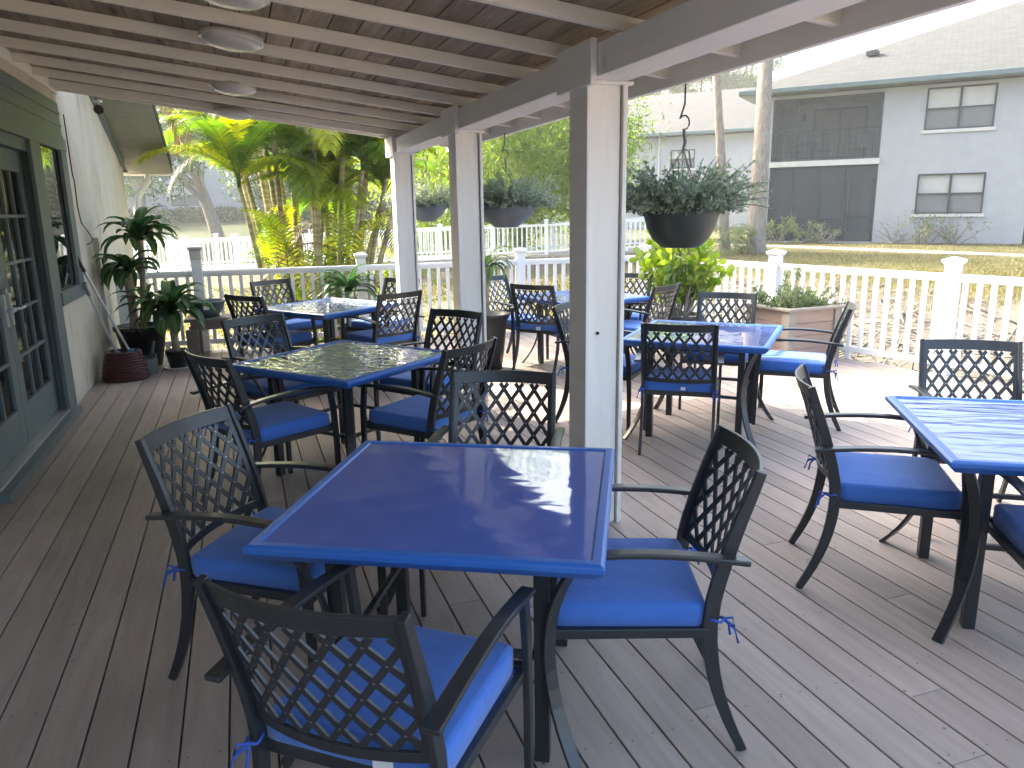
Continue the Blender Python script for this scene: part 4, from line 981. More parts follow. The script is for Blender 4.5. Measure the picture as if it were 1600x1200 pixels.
# bench with a bowl
t = thing('bench', 'low gray-brown plank bench in front of the end railing', 'bench', (0.02, 9.34, 0), -0.065)
mb = MB()
for k in range(3): mb.b2(-0.68, 0.68, -0.20 + 0.135 * k, -0.07 + 0.135 * k, 0.42, 0.455)
mb.b2(-0.62, 0.62, -0.185, -0.155, 0.33, 0.418); mb.b2(-0.62, 0.62, 0.155, 0.185, 0.33, 0.418)
mb.build('seat', 'bench_wood', t, bevel=0.004)
for sx in (-1, 1):
    for sy in (-1, 1):
        mb = MB(); mb.b2(sx * 0.61 - 0.065, sx * 0.61 + 0.065, sy * 0.155 - 0.035, sy * 0.155 + 0.035, 0, 0.4185 if False else 0.329); mb.build('leg', 'bench_wood', t, bevel=0.004)
t = thing('planter_bowl', 'blue-gray bowl planter standing on the bench by the railing', 'planter', (-0.42, 9.37, 0.456))
mb = MB(); mb.lathe([(0, 0), (0.11, 0), (0.17, 0.08), (0.20, 0.165), (0.215, 0.17), (0.215, 0.185), (0.19, 0.185), (0.18, 0.15), (0, 0.15)], n=36); mb.build('pot', 'gray_pot', t)
mb = MB(); mb.b2(-0.03, 0.03, -0.205, -0.198, 0.10, 0.145); mb.build('tag', 'tag_white', t)

# basket with mop, broom, dustpan
t = thing('wicker_basket', 'dark red woven basket standing by the stucco wall', 'basket', (-1.20, 8.36, 0))
mb = MB()
for k in range(11):
    z = 0.012 + 0.026 * k; rr = 0.205 - 0.06 * (k / 11) ** 1.4
    P = [(rr * math.cos(a) * (1 + 0.015 * math.sin(14 * a + math.pi * k)), rr * math.sin(a) * (1 + 0.015 * math.sin(14 * a + math.pi * k)), z + 0.003 * math.sin(14 * a)) for a in np.linspace(0, 2 * math.pi, 57)]
    mb.tube(P, 0.0155, 6)
mb.lathe([(0.195, 0.0), (0.142, 0.285), (0.125, 0.29), (0.17, 0.01), (0, 0.01)], n=36); mb.build('woven_body', 'wicker', t)
def stick(name, lab, cat, p0, p1, mat, grip, head):
    t = thing(name, lab, cat); p0 = np.array(p0); p1 = np.array(p1); d = p1 - p0
    mb = MB(); mb.tube([p0, p0 + d * 0.86], 0.012, 10); mb.build('handle', mat, t)
    mb = MB(); mb.tube([p0 + d * 0.855, p1], 0.016, 10); mb.build('grip', grip, t)
    mb = MB(); head(mb, p0); mb.build('head', 'grip_blue', t)
def hd1(mb, p): mb.tube([p + (0, 0, 0.06), p + (-0.0, 0, 0.0), p + (0.02, 0, -0.05)], [0.03, 0.05, 0.06], 12)
def hd2(mb, p): mb.tube([p + (0, 0, 0.05), p, p + (0.0, 0.0, -0.05)], [0.02, 0.035, 0.05], 12)
stick('mop', 'mop with silver handle and dark grip leaning on the wall from the basket', 'mop', (-1.13, 8.36, 0.24), (-1.455, 8.13, 1.24), 'aluminium', 'dark_cable', hd1)
stick('broom', 'broom with white handle and gray grip leaning on the window sill', 'broom', (-1.24, 8.32, 0.24), (-1.405, 8.02, 0.99), 'aluminium', 'grip_gray', hd2)
t = thing('dustpan', 'gray plastic dustpan lying beside the red basket', 'dustpan', (-0.985, 8.62, 0), R(-70))
mb = MB(); mb.add([(-0.12, 0, 0.004), (0.12, 0, 0.004), (0.11, 0.02, 0.2), (-0.11, 0.02, 0.2), (-0.12, 0.012, 0.004), (0.12, 0.012, 0.004), (0.11, 0.032, 0.2), (-0.11, 0.032, 0.2)], [(0, 1, 2, 3), (7, 6, 5, 4), (0, 4, 5, 1), (1, 5, 6, 2), (2, 6, 7, 3), (3, 7, 4, 0)])
mb.b2(-0.125, -0.115, -0.08, 0.03, 0.0, 0.16); mb.b2(0.115, 0.125, -0.08, 0.03, 0.0, 0.16); mb.tube([(0, 0.02, 0.2), (0, 0.05, 0.32)], 0.014, 8); mb.build('pan', 'grip_gray', t)

# ------------------------------------------------------------------ palms and trees
def frond(mb, base, az, el, L, ll, droop, mi=0, n=46, twist=0.0):
    p = np.array(base, float); e = el; seg = 14; pts = []; dirs = []
    for i in range(seg + 1):
        pts.append(p.copy()); d = np.array([math.cos(az) * math.cos(e), math.sin(az) * math.cos(e), math.sin(e)]); dirs.append(d)
        p = p + d * L / seg; e -= droop / seg * (0.35 + 1.3 * i / seg)
    pts = np.array(pts); dirs = np.array(dirs)
    mb.tube(pts, np.linspace(0.016, 0.003, seg + 1) * (L / 2), 5, mi=mi, cap=False)
    side = np.array([-math.sin(az), math.cos(az), 0])
    for i in range(n):
        u = (0.14 + 0.86 * i / (n - 1)) * seg; j = min(int(u), seg - 1); q = pts[j] + (pts[j + 1] - pts[j]) * (u - j); d = dirs[j]; up = np.cross(d, side); up = up if up[2] > 0 else -up
        tt = i / (n - 1); l_ = ll * (0.55 + 0.6 * math.sin(math.pi * (0.12 + 0.8 * tt))) * (1 - 0.55 * tt ** 3)
        for sg in (-1, 1):
            dd = side * sg * 0.85 + d * (0.45 + 0.5 * tt) + up * (0.28 + rng.normal() * 0.05); dd /= np.linalg.norm(dd)
            wv = np.cross(dd, up); wv /= np.linalg.norm(wv); wv = wv * 0.55 + up * 0.25 * sg * 0; wv /= np.linalg.norm(wv); ww = 0.0135 * (l_ / 0.35) ** 0.5
            a = q; b_ = q + dd * l_ * 0.5 - np.array([0, 0, 0.10 * l_]); c = q + dd * l_ * 0.92 - np.array([0, 0, 0.42 * l_])
            mb.add([a - wv * ww * 0.5, a + wv * ww * 0.5, b_ + wv * ww, b_ - wv * ww, c], [(0, 1, 2, 3), (3, 2, 4)], mi)
def palm(base, top, lean, nf, L, lab, cat='palm', group=None, r0=0.055, mats=('leaf_palm', 'leaf_palm_yellow', 'leaf_palm_dry'), pyel=0.3, dry=1, ll=0.42, bark='palm_ring', el_rng=(15, 80), name='palm_tree'):
    t = thing(name, lab, cat, base, 0, group)
    b = np.zeros(3); tp_ = np.array(top, float) - np.array(base, float)
    ctrl = np.array([tp_[0] * 0.35 + lean[0], tp_[1] * 0.35 + lean[1], tp_[2] * 0.55])
    s_ = np.linspace(0, 1, 22)[:, None]; P = (1 - s_) ** 2 * b + 2 * s_ * (1 - s_) * ctrl + s_ ** 2 * tp_
    rad = np.linspace(r0, r0 * 0.62, 22) * (1 + 0.05 * (np.arange(22) % 2)); rad[0] *= 1.3
    mb = MB(); mb.tube(P, rad, 10); mb.build('trunk', bark, t)
    mb = MB(); mb.tube([tp_ - (0, 0, 0.02), tp_ + (0, 0, 0.35)], [r0 * 0.8, r0 * 0.35], 8, mi=0)
    a0 = rng.uniform(0, 6.28)
    for i in range(nf):
        az = a0 + i * 2.4 + rng.normal() * 0.2; el = R(rng.uniform(*el_rng)) if i > 1 else R(78)
        frond(mb, tp_ + (0, 0, 0.2 * rng.random()), az, el, L * rng.uniform(0.8, 1.15), ll * rng.uniform(0.85, 1.15), rng.uniform(1.0, 2.0), mi=(1 if rng.random() < pyel else 0))
    for i in range(dry):
        frond(mb, tp_ - (0, 0, 0.1), rng.uniform(0, 6.28), R(-10), L * 0.8, ll * 0.8, 1.3, mi=2, n=22)
    mb.build('crown', list(mats), t)
    return t
G = 'areca palms in the clump beyond the end railing'
PL = 'slim ringed palm with feathery fronds in the dense clump beyond the railing'
def pp(px0, px1, py1, D, yb=470):
    """trunk foot seen at px0, crown at (px1, py1), both D metres away"""
    f = at(px0, yb, D); f[2] = -0.65; c = at(px1, py1, D); return tuple(f), tuple(c)
spec = [ # foot px, crown px, crown py, depth
 (428, 374, 292, 11.6, 1.5, 0.75, 'leaning palm at the left of the clump with bright yellow-green arching fronds'),
 (440, 366, 215, 12.2, 1.7, 0.3, PL), (455, 395, 120, 12.6, 2.0, 0.2, PL), (452, 410, 40, 12.0, 2.2, 0.3, PL),
 (478, 440, 100, 12.9, 2.0, 0.3, PL), (500, 470, 20, 12.0, 2.2, 0.3, PL),
 (500, 490, 205, 11.8, 1.9, 0.4, 'palm with pale ringed trunk standing upright in the middle of the clump'),
 (525, 545, 60, 12.2, 2.1, 0.3, PL), (540, 567, 265, 12.0, 1.7, 0.25, 'palm at the right of the clump with its crown below the roof edge'),
 (545, 590, 130, 12.8, 2.0, 0.3, PL), (560, 615, 235, 12.4, 1.8, 0.2, 'palm whose drooping fronds hang between the two far posts'),
 (490, 505, 330, 12.6, 1.5, 0.5, 'low young palm in the middle of the clump with short upright fronds'),
 (450, 330, -60, 13.4, 2.5, 0.2, PL), (470, 360, -160, 13.2, 2.6, 0.2, PL), (520, 470, -200, 13.0, 2.6, 0.2, PL), (540, 560, -170, 13.4, 2.6, 0.2, PL), (550, 620, -90, 13.0, 2.5, 0.2, PL),
 (470, 455, 255, 12.6, 1.7, 0.3, PL), (515, 525, 305, 12.8, 1.6, 0.4, PL), (545, 600, 310, 12.6, 1.6, 0.3, PL),
 (560, 655, 215, 11.9, 1.9, 0.3, 'palm leaning to the right behind the farthest post'),
 (430, 260, -120, 14.0, 2.6, 0.2, PL), (450, 300, -260, 14.0, 2.6, 0.2, PL),
]
for px0, px1, py1, D, L, ye, lab in spec:
    f, c = pp(px0, px1, py1, D)
    palm(f, c, (0.0, 0.0), 12 if py1 > 150 else 9, L, lab, group=G, r0=0.05, pyel=ye + 0.1, dry=int(rng.random() < 0.25), ll=0.46)
# ground-level shoots of the clump
t = thing('palm_shoots', 'yellowing young palm shoots filling the foot of the clump', 'palm shoots')
mb = MB()
for i in range(80):
    q = at(rng.uniform(420, 615), 470, rng.uniform(11.4, 13.4)); q[2] = rng.uniform(-0.6, 0.9)
    frond(mb, q, rng.uniform(0, 6.28), R(rng.uniform(40, 85)), rng.uniform(0.9, 1.8), 0.36, rng.uniform(1.0, 2.2), mi=int(rng.random() < 0.55) + (1 if rng.random() < 0.12 else 0), n=24)
mb.build('foliage', ['leaf_palm', 'leaf_palm_yellow', 'leaf_palm_dry'], t)
# dry palm fronds hanging before the soffit
t = thing('hanging_fronds', 'dry brown palm fronds hanging in front of the house soffit', 'dead palm fronds')
mb = MB(); q = at(215, 120, 11.4)
for az, e in ((0.3, -5), (2.9, -20), (5.6, -30), (4.6, -15)): frond(mb, q, az, R(e), 1.35, 0.36, 1.6, mi=0, n=26)
mb.tube([q + (0, 0, 0.9), q], 0.02, 6); mb.build('foliage', 'leaf_palm_dry', t)

def tree(name, lab, base, h, crown_c, crown_r, nleaf, leaf, mat, r0, seed, group=None, nb=9, clump=0.55, ar=0.45, cat='tree', nclump=60, droop=0.2, bark='bark', subn=3):
    r = np.random.default_rng(seed); t = thing(name, lab, cat, base, 0, group)
    tr = MB(); cc = np.array(crown_c, float); cr = np.array(crown_r, float)
    top = np.array([cc[0], cc[1], cc[2] + cr[2] * 0.5]); s_ = np.linspace(0, 1, 10)[:, None]
    P = s_ * top + np.sin(s_ * 3.1) * r.normal(size=3) * np.array([0.15, 0.15, 0]) * h * 0.12
    tr.tube(P, np.linspace(r0, r0 * 0.25, 10), 10)
    C = []
    for i in range(nclump):
        d = r.normal(size=3); d /= np.linalg.norm(d); C.append(cc + d * cr * r.uniform(0.35, 1.0) ** 0.6)
    C = np.array(C)
    for i in range(min(nb * subn, nclump)):
        k = r.uniform(0.25, 0.9); b0 = P[int(k * 9)]; tgt = C[i]; mid = (b0 + tgt) / 2 + np.array([0, 0, 0.06 * h * r.normal()])
        sss = np.linspace(0, 1, 6)[:, None]; Q = (1 - sss) ** 2 * b0 + 2 * sss * (1 - sss) * mid + sss ** 2 * tgt
        tr.tube(Q, np.linspace(r0 * 0.3 * (1 - 0.6 * k), r0 * 0.04, 6), 6)
    tr.build('trunk', bark, t)
    lf = MB(); per = nleaf // nclump
    for c in C:
        sz = clump * cr.mean() * r.uniform(0.5, 1.1); q = r.normal(size=(int(per * r.uniform(0.5, 1.4)), 3)) * sz * np.array([0.5, 0.5, 0.32]); lf.leaves(c + q, leaf, ar, droop=droop)
    lf.build('crown', mat, t)
    return t
def base_at(px, D, z=None):
    q = at(px, 400, D); q[2] = float(ground_h(np.array([q[0]]), np.array([q[1]]))[0][0]) - 0.05 if z is None else z; return tuple(q)
tree('cypress_tree', 'light green feathery cypress filling the view between the posts', base_at(815, 27), 9, (0, 0, 5.2), (3.5, 3.2, 4.3), 62000, 0.20, 'leaf_cypress', 0.22, 21, nclump=110, clump=0.42, ar=0.28, droop=0.5)
tree('cypress_tree', 'yellow-green small tree behind the boardwalk between the far posts', base_at(668, 29), 6, (0, 0, 2.6), (2.2, 1.8, 2.6), 16000, 0.19, 'leaf_lime', 0.14, 22, nclump=50, ar=0.3)
tree('cypress_tree', 'dark feathery tree right of the light cypress, behind the near post', base_at(905, 36), 11, (0, 0, 5), (2.3, 2.4, 4.2), 22000, 0.22, 'leaf_cypress', 0.2, 23, nclump=60, ar=0.3)
tree('oak_tree', 'dark spreading oak with thick trunk before the far left building', base_at(345, 44), 10, (-2.6, 0, 7.2), (4.2, 5.0, 2.4), 22000, 0.34, 'leaf_oak', 0.38, 24, nclump=120, clump=0.3)
tree('oak_tree', 'dark leafy oak hanging over the lawn next to the house downspout', base_at(225, 34), 8, (0.6, 0, 6.4), (2.6, 2.4, 3.8), 9000, 0.2, 'leaf_oak', 0.16, 25, nclump=70, clump=0.3)
tree('oak_tree', 'dark oak behind the palm clump', base_at(500, 52), 7, (0, 0, 3.6), (5, 4, 2.6), 14000, 0.34, 'leaf_oak', 0.35, 26, nclump=80, clump=0.4)
for px, D, h, sd, lab in ((1020, 74, 15, 31, 'pine at the left of the sky gap, beyond the low apartment roof'), (1085, 78, 16.5, 32, 'middle pine beyond the low apartment roof, behind the slender palm'), (1150, 76, 18.5, 33, 'tallest pine beyond the low apartment roof, next to the thick palm trunk')):
    tree('pine_tree', lab, base_at(px, D, 0.3), h, (0, 0, h * 0.78), (3.2, 3, h * 0.24), 15000, 0.42, 'leaf_pine', 0.28, sd, nclump=55, clump=0.4, ar=0.16, group='pines beyond the apartments')
for px, D, h, sd, lab in ((560, 62, 6.5, 41, 'bushy tree far behind the right of the palm clump'), (740, 58, 9, 42, 'bushy tree behind the cypress at the left'), (890, 66, 10, 43, 'bushy tree behind the cypress at the right'), (130, 60, 10, 44, 'bushy tree behind the house corner')):
    tree('broadleaf_tree', lab, base_at(px, D), h, (0, 0, h * 0.55), (4.5, 4, h * 0.42), 11000, 0.42, 'leaf_oak', 0.25, sd, nclump=60, clump=0.4, group='far bushy trees')
# two palms by the apartments
palm(base_at(1133, 25, 0.0), tuple(at(1108, -35, 25)), (-0.1, 0, 0), 12, 2.4, 'slender gray palm trunk curving up beside the low apartment wall', r0=0.17, bark='bark', pyel=0.1, ll=0.6, el_rng=(-30, 70))
palm(base_at(1180, 24.0, 0.0), tuple(at(1203, -60, 24.0)), (0.05, 0, 0), 15, 2.3, 'thick rough palm trunk in front of the balcony', r0=0.29, bark='bark', pyel=0.1, ll=0.6, el_rng=(-30, 70))

# shrubs
def twig_shrub(lab, base, wdt, h, nbr, nleaf, seed, leafm='leaf_shrub', group=None):
    r = np.random.default_rng(seed); t = thing('shrub', lab, 'shrub', base, 0, group); st = MB(); lf = MB()
    for i in range(nbr):
        p = np.array([r.normal() * wdt * 0.12, r.normal() * wdt * 0.12, 0.0]); d = np.array([r.normal() * 0.7, r.normal() * 0.5, 1.0]); P = [p]
        for k in range(5): d = d + r.normal(size=3) * 0.35; dn = d / np.linalg.norm(d); P.append(P[-1] + dn * h / 4.2)
        st.tube(P, np.linspace(0.022, 0.006, 6), 5)
        P = np.array(P)
        for k in range(2, 5):
            e = P[k] + r.normal(size=3) * h * 0.16 + (0, 0, h * 0.1); st.tube([P[k], e], [0.009, 0.004], 4)
            if nleaf: lf.leaves(e + r.normal(size=(nleaf, 3)) * h * 0.07, 0.09, 0.5)
        if nleaf: lf.leaves(P[-1] + r.normal(size=(nleaf, 3)) * h * 0.08, 0.09, 0.5)
    st.build('stem', 'twig', t)
    if nleaf: lf.build('foliage', leafm, t)
def fac(s, off, z=0.15): p = AX + AE * s + AN * off; return (p[0], p[1], z)
twig_shrub('leafy low shrub at the left below the screened porch', fac(-3.3, 0.8), 0.8, 0.75, 9, 26, 1)
twig_shrub('sparse twiggy shrub below the middle of the screened porch', fac(-2.3, 0.8), 0.7, 0.7, 9, 16, 2)
twig_shrub('nearly bare shrub left of the screen door', fac(-1.6, 0.8), 0.6, 0.6, 8, 3, 3)
twig_shrub('bare branching shrub under the left of the ground floor window', fac(0.75, 0.7), 0.8, 0.8, 9, 1, 4)
twig_shrub('round twiggy shrub under the middle of the ground floor window', fac(1.75, 0.7), 1.0, 0.95, 14, 9, 5)
twig_shrub('twiggy shrub under the right of the ground floor window', fac(2.7, 0.75), 0.9, 0.85, 11, 6, 6)
t = thing('shrub', 'weeping grassy bush between the two palm trunks', 'shrub', base_at(1155, 23.5, 0.0))
mb = MB(); 
for i in range(40): frond(mb, (rng.normal() * 0.3, rng.normal() * 0.3, rng.uniform(0.1, 0.7)), rng.uniform(0, 6.28), R(rng.uniform(30, 85)), rng.uniform(0.6, 1.1), 0.25, 2.4, mi=0, n=14)
mb.build('foliage', 'leaf_shrub', t)

# ------------------------------------------------------------------ apartments
def extr(o, e, n, mb, s0, s1, n0, n1, z0, z1, mi=0):
    c = o + e * (s0 + s1) / 2 + n * (n0 + n1) / 2
    M = np.array([[e[0], n[0], 0], [e[1], n[1], 0], [0, 0, 1]])
    mb.box((c[0], c[1], (z0 + z1) / 2), (abs(s1 - s0), abs(n1 - n0), z1 - z0), 0, mi, M=M)
def apt_window(t, o, e, n, s0, s1, z0, z1, pane='apt_glass', blindm='blind'):
    fr = MB(); w_ = 0.055; B = lambda a, b_, c, d: extr(o, e, n, fr, a, b_, -0.05, 0.025, c, d)
    B(s0, s0 + w_, z0, z1); B(s1 - w_, s1, z0, z1); B(s0 + w_, s1 - w_, z0, z0 + w_); B(s0 + w_, s1 - w_, z1 - w_, z1); sm = (s0 + s1) / 2; B(sm - 0.04, sm + 0.04, z0 + w_, z1 - w_); zm = (z0 + z1) / 2
    for a, b_ in ((s0 + w_, sm - 0.04), (sm + 0.04, s1 - w_)): extr(o, e, n, fr, a, b_, -0.05, 0.02, zm - 0.025, zm + 0.025)
    f = fr.build('window_frame', 'frame_dark', t)
    p = MB(); extr(o, e, n, p, s0 + w_, s1 - w_, -0.045, -0.035, z0 + w_, z1 - w_); p.build('pane', pane, f)
    bl = MB(); z = z0 + w_
    M = np.array([[e[0], n[0], 0], [e[1], n[1], 0], [0, 0, 1]])
    while z < z1 - w_:
        c = o + e * sm + n * (-0.075); a = R(80); Mx = M @ np.array([[1, 0, 0], [0, math.cos(a), -math.sin(a)], [0, math.sin(a), math.cos(a)]])
        bl.box((c[0], c[1], z + 0.02), (s1 - s0 - 0.12, 0.045, 0.004), 0, 0, M=Mx); z += 0.04
    bl.build('blind', blindm, f)
    sc_ = MB(); extr(o, e, n, sc_, s0 + w_, sm - 0.04, -0.02, -0.015, z0 + w_, zm - 0.025); extr(o, e, n, sc_, sm + 0.04, s1 - w_, -0.02, -0.015, z0 + w_, zm - 0.025); sc_.build('insect_screen', 'window_screen', f)
    s_ = MB(); extr(o, e, n, s_, s0 - 0.08, s1 + 0.08, 0.001, 0.06, z0 - 0.11, z0 - 0.002); s_.build('window_sill', 'sill_white', t)
    dk = MB(); extr(o, e, n, dk, s0 + 0.02, s1 - 0.02, -0.3, -0.28, z0, z1); dk.build('room', 'room_dark', t)
def holes_wall(mb, o, e, n, S0, S1, Z0, Z1, holes, th=0.2):
    ss = sorted({S0, S1, *[h[0] for h in holes], *[h[1] for h in holes]})
    for a, b_ in zip(ss[:-1], ss[1:]):
        cur = Z0
        for h in sorted([h for h in holes if h[0] <= a + 1e-6 and h[1] >= b_ - 1e-6], key=lambda h: h[2]):
            if h[2] > cur: extr(o, e, n, mb, a, b_, -th, 0, cur, h[2])
            cur = h[3]
        if cur < Z1: extr(o, e, n, mb, a, b_, -th, 0, cur, Z1)
def hip_roof(t, o, e, n, S0, S1, N0, N1, ze, slope=0.42, rs0=None, rs1=None, ov=0.7):
    """eave rectangle S0..S1 along e and N0..N1 along n (N1 towards the viewer)"""
    a = (N1 - N0) / 2; zr_ = ze + a * slope; nm = (N0 + N1) / 2; P = lambda s, q, z: (*(o + e * s + n * q), z)
    V = [P(S0, N1, ze), P(S1, N1, ze), P(S1, N0, ze), P(S0, N0, ze), P(S0 + a, nm, zr_), P(S1 - a, nm, zr_)]
    mb = MB(); mb.add(V, [(0, 1, 5, 4), (1, 2, 5), (2, 3, 4, 5), (3, 0, 4)])
    def uv(x, y, z):
        s = (np.array([x, y]) - o) @ e; return (s, z / slope * math.sqrt(1 + slope ** 2))
    mb.build('roof', 'shingle', t, uv=uv)
    fb = MB(); extr(o, e, n, fb, S0, S1, N1, N1 + 0.13, ze - 0.16, ze + 0.02); extr(o, e, n, fb, S0 - 0.02, S0 + 0.1, N0, N1, ze - 0.16, ze + 0.0); extr(o, e, n, fb, S1 - 0.1, S1 + 0.02, N0, N1, ze - 0.16, ze + 0.0)
    fb.build('gutter', 'apt_trim', t, bevel=0.02)
    sf = MB(); extr(o, e, n, sf, S0 + 0.1, S1 - 0.1, N0, N1 - 0.001, ze - 0.14, ze - 0.12); sf.build('eave_soffit', 'soffit', t)
def apartments():
    o, e, n = AX, AE, AN
    t = thing('apartment_building', 'large two-storey white apartment house with screened porch and balcony', 'apartment house')
    mb = MB(); holes = [(-3.86, 0.0, 0.17, 3.0), (-3.86, 0.0, 3.2, 5.5), (1.36, 3.47, 4.08, 5.5), (1.32, 3.43, 1.18, 2.58)]
    holes_wall(mb, o, e, n, -4.4, 4.73, -0.3, 5.62, holes)
    extr(o, e, n, mb, 4.53, 4.73, -14, -0.2, -0.3, 5.62); extr(o, e, n, mb, -4.4, -4.2, -14, -0.2, -0.3, 5.62); extr(o, e, n, mb, -4.4, 4.73, -14.2, -14, -0.3, 5.62)
    extr(o, e, n, mb, -3.86, 0.0, -2.4, -2.3, 0.17, 5.5); extr(o, e, n, mb, -0.001, 0.12, -2.4, -0.2, 0.17, 5.5); extr(o, e, n, mb, -3.98, -3.86, -2.4, -0.2, 0.17, 5.5)
    extr(o, e, n, mb, -3.86, 0, -2.3, -0.0, 3.0, 3.2 - 0.001); extr(o, e, n, mb, -3.86, 0, -2.3, -0.2, 5.5, 5.6); extr(o, e, n, mb, -3.86, 0, -2.3, 0.3, 0.05, 0.17)
    mb.build('wall', 'apt_stucco', t)
    sl_ = MB(); extr(o, e, n, sl_, -3.9, 0.02, 0.001, 0.05, 3.0, 3.2); sl_.build('balcony_slab', 'sill_white', t)
    hip_roof(t, o, e, n, -5.05, 22, -26, 0.62, 5.82, 0.42)
    apt_window(t, o, e, n, 1.36, 3.47, 4.08, 5.5); apt_window(t, o, e, n, 1.32, 3.43, 1.18, 2.58)
    for z0, z1, ms, nm, mat in ((0.17, 3.0, (-2.99, -1.98, -1.07), 'porch_screen', 'insect_screen_lower'), (3.2, 5.5, (-2.95, -2.03, -1.04), 'balcony_screen', 'insect_screen')):
        fr = MB()
        for s in ms: extr(o, e, n, fr, s - 0.025, s + 0.025, -0.1, -0.05, z0, z1)
        extr(o, e, n, fr, -3.86, -3.8, -0.1, -0.05, z0, z1); extr(o, e, n, fr, -0.06, 0.0, -0.1, -0.05, z0, z1); extr(o, e, n, fr, -3.8, -0.06, -0.1, -0.05, z1 - 0.05, z1); extr(o, e, n, fr, -3.8, -0.06, -0.1, -0.05, z0, z0 + 0.05)
        if z0 < 1:
            extr(o, e, n, fr, -3.8, -1.09, -0.1, -0.05, 1.05, 1.09); extr(o, e, n, fr, -1.0, -0.06, -0.09, -0.04, 2.42, 2.48); extr(o, e, n, fr, -1.0, -0.94, -0.09, -0.04, 0.22, 2.42); extr(o, e, n, fr, -0.14, -0.08, -0.09, -0.04, 0.22, 2.42); extr(o, e, n, fr, -0.94, -0.14, -0.09, -0.04, 1.12, 1.22); extr(o, e, n, fr, -0.94, -0.14, -0.09, -0.04, 0.22, 0.5)
        f = fr.build('screen_frame', 'frame_dark', t)
        p = MB(); extr(o, e, n, p, -3.85, -0.01, -0.075, -0.073, z0 + 0.01, z1 - 0.01); p.build('screen', mat, f)
        bk = MB(); extr(o, e, n, bk, -2.7, -0.7, -2.29, -2.24, z0, z0 + 2.1); f2 = bk.build('sliding_door', 'frame_dark', t)
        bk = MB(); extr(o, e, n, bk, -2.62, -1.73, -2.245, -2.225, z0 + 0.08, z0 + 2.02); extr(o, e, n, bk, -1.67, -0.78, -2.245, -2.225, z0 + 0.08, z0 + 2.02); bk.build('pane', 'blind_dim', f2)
    rl = MB(); extr(o, e, n, rl, -3.8, -0.06, -0.17, -0.12, 4.28, 4.34); extr(o, e, n, rl, -3.8, -0.06, -0.17, -0.12, 3.28, 3.33)
    s = -3.7
    while s < -0.1: extr(o, e, n, rl, s, s + 0.025, -0.16, -0.135, 3.33, 4.28); s += 0.19
    rl.build('balcony_railing', 'frame_dark', t)
    wl = MB(); extr(o, e, n, wl, -3.1, -2.98, -2.3, -2.15, 4.85, 5.15); wl.build('wall_lamp', 'frame_dark', t)
    rv = MB(); a = o + e * -0.75 + n * -2.6; rv.box((a[0], a[1], 7.27), (0.45, 0.4, 0.16), 0.6); rv.build('roof_vent', 'frame_dark', t)
    # furniture behind the balcony screen
    for s, q, lab, cat, nm in ((-3.3, -1.1, 'balcony armchair at the left behind the screen', 'chair', 'balcony_chair'), (-2.05, -1.0, 'brown balcony armchair in the middle behind the screen', 'chair', 'balcony_chair'), (-0.8, -1.0, 'balcony armchair at the right behind the screen', 'chair', 'balcony_chair')):
        p = o + e * s + n * q; c = thing(nm, lab, cat, (p[0], p[1], 3.2), math.atan2(e[1], e[0]) + random.uniform(-0.6, 0.6), 'armchairs on the upstairs balcony')
        mb = MB(); mb.box((0, 0, 0.42), (0.5, 0.48, 0.05)); mb.build('seat', 'bench_wood', c)
        mb = MB(); mb.box((0, 0.24, 0.72), (0.48, 0.04, 0.5)); mb.build('backrest', 'bench_wood', c)
        for sx in (-1, 1):
            for sy in (-1, 1): mb = MB(); mb.bar((sx * 0.24, sy * 0.22, 0), (sx * 0.24, sy * 0.22, 0.62 if sy < 0 else 0.9), 0.025, 0.025); mb.build('leg', 'aluminium', c)
            mb = MB(); mb.bar((sx * 0.24, -0.24, 0.63), (sx * 0.24, 0.24, 0.63), 0.04, 0.025, (1, 0, 0)); mb.build('armrest', 'aluminium', c)
    p = o + e * -2.75 + n * -1.2; c = thing('balcony_table', 'dark small table on the balcony between the armchairs', 'table', (p[0], p[1], 3.2), math.atan2(e[1], e[0]))
    mb = MB(); mb.box((0, 0, 0.7), (0.8, 0.7, 0.035)); mb.build('tabletop', 'frame_dark', c)
    for sx in (-1, 1):
        for sy in (-1, 1): mb = MB(); mb.bar((sx * 0.36, sy * 0.3, 0), (sx * 0.36, sy * 0.3, 0.68), 0.03, 0.03); mb.build('leg', 'frame_dark', c)
    # second wing, farther back
    o2 = np.array(at(985, 213, 48)[:2]); e2 = np.array(at(1190, 201, 44.5)[:2]) - o2; e2 /= np.linalg.norm(e2); n2 = np.array([e2[1], -e2[0]])
    t = thing('apartment_building', 'far white apartment wing with hip roof and one small upper window', 'apartment house')
    ray_ = lambda px, py: None
    def sp(px, py):
        r = CAM_F + (px - 800) / FPX * CAM_R - (py - 600) / FPX * CAM_U; nn = np.array([*n2, 0]); P0 = np.array([*o2, 0]); tt = ((P0 - CAM_C) @ nn) / (r @ nn); q = CAM_C + tt * r; return (q[:2] - o2) @ e2, q[2]
    s0, zb = sp(1047, 264); s1, zt = sp(1086, 233)
    mb = MB(); holes_wall(mb, o2, e2, n2, -9, 14, -0.3, 5.75, [(s0, s1, zb, zt)]); extr(o2, e2, n2, mb, 13.8, 14, -14, -0.2, -0.3, 5.75); extr(o2, e2, n2, mb, -9, -8.8, -14, -0.2, -0.3, 5.75); extr(o2, e2, n2, mb, -9, 14, -14.2, -14, -0.3, 5.75); mb.build('wall', 'apt_stucco', t)
    apt_window(t, o2, e2, n2, s0, s1, zb, zt)
    hip_roof(t, o2, e2, n2, -10, 15, -15, 0.7, 5.95, 0.42)
    dp = MB(); s2, _ = sp(1030, 250); q = o2 + e2 * s2 + n2 * 0.06; dp.tube([(*q, 0), (*q, 5.8)], 0.06, 8); dp.build('downspout', 'sill_white', t)
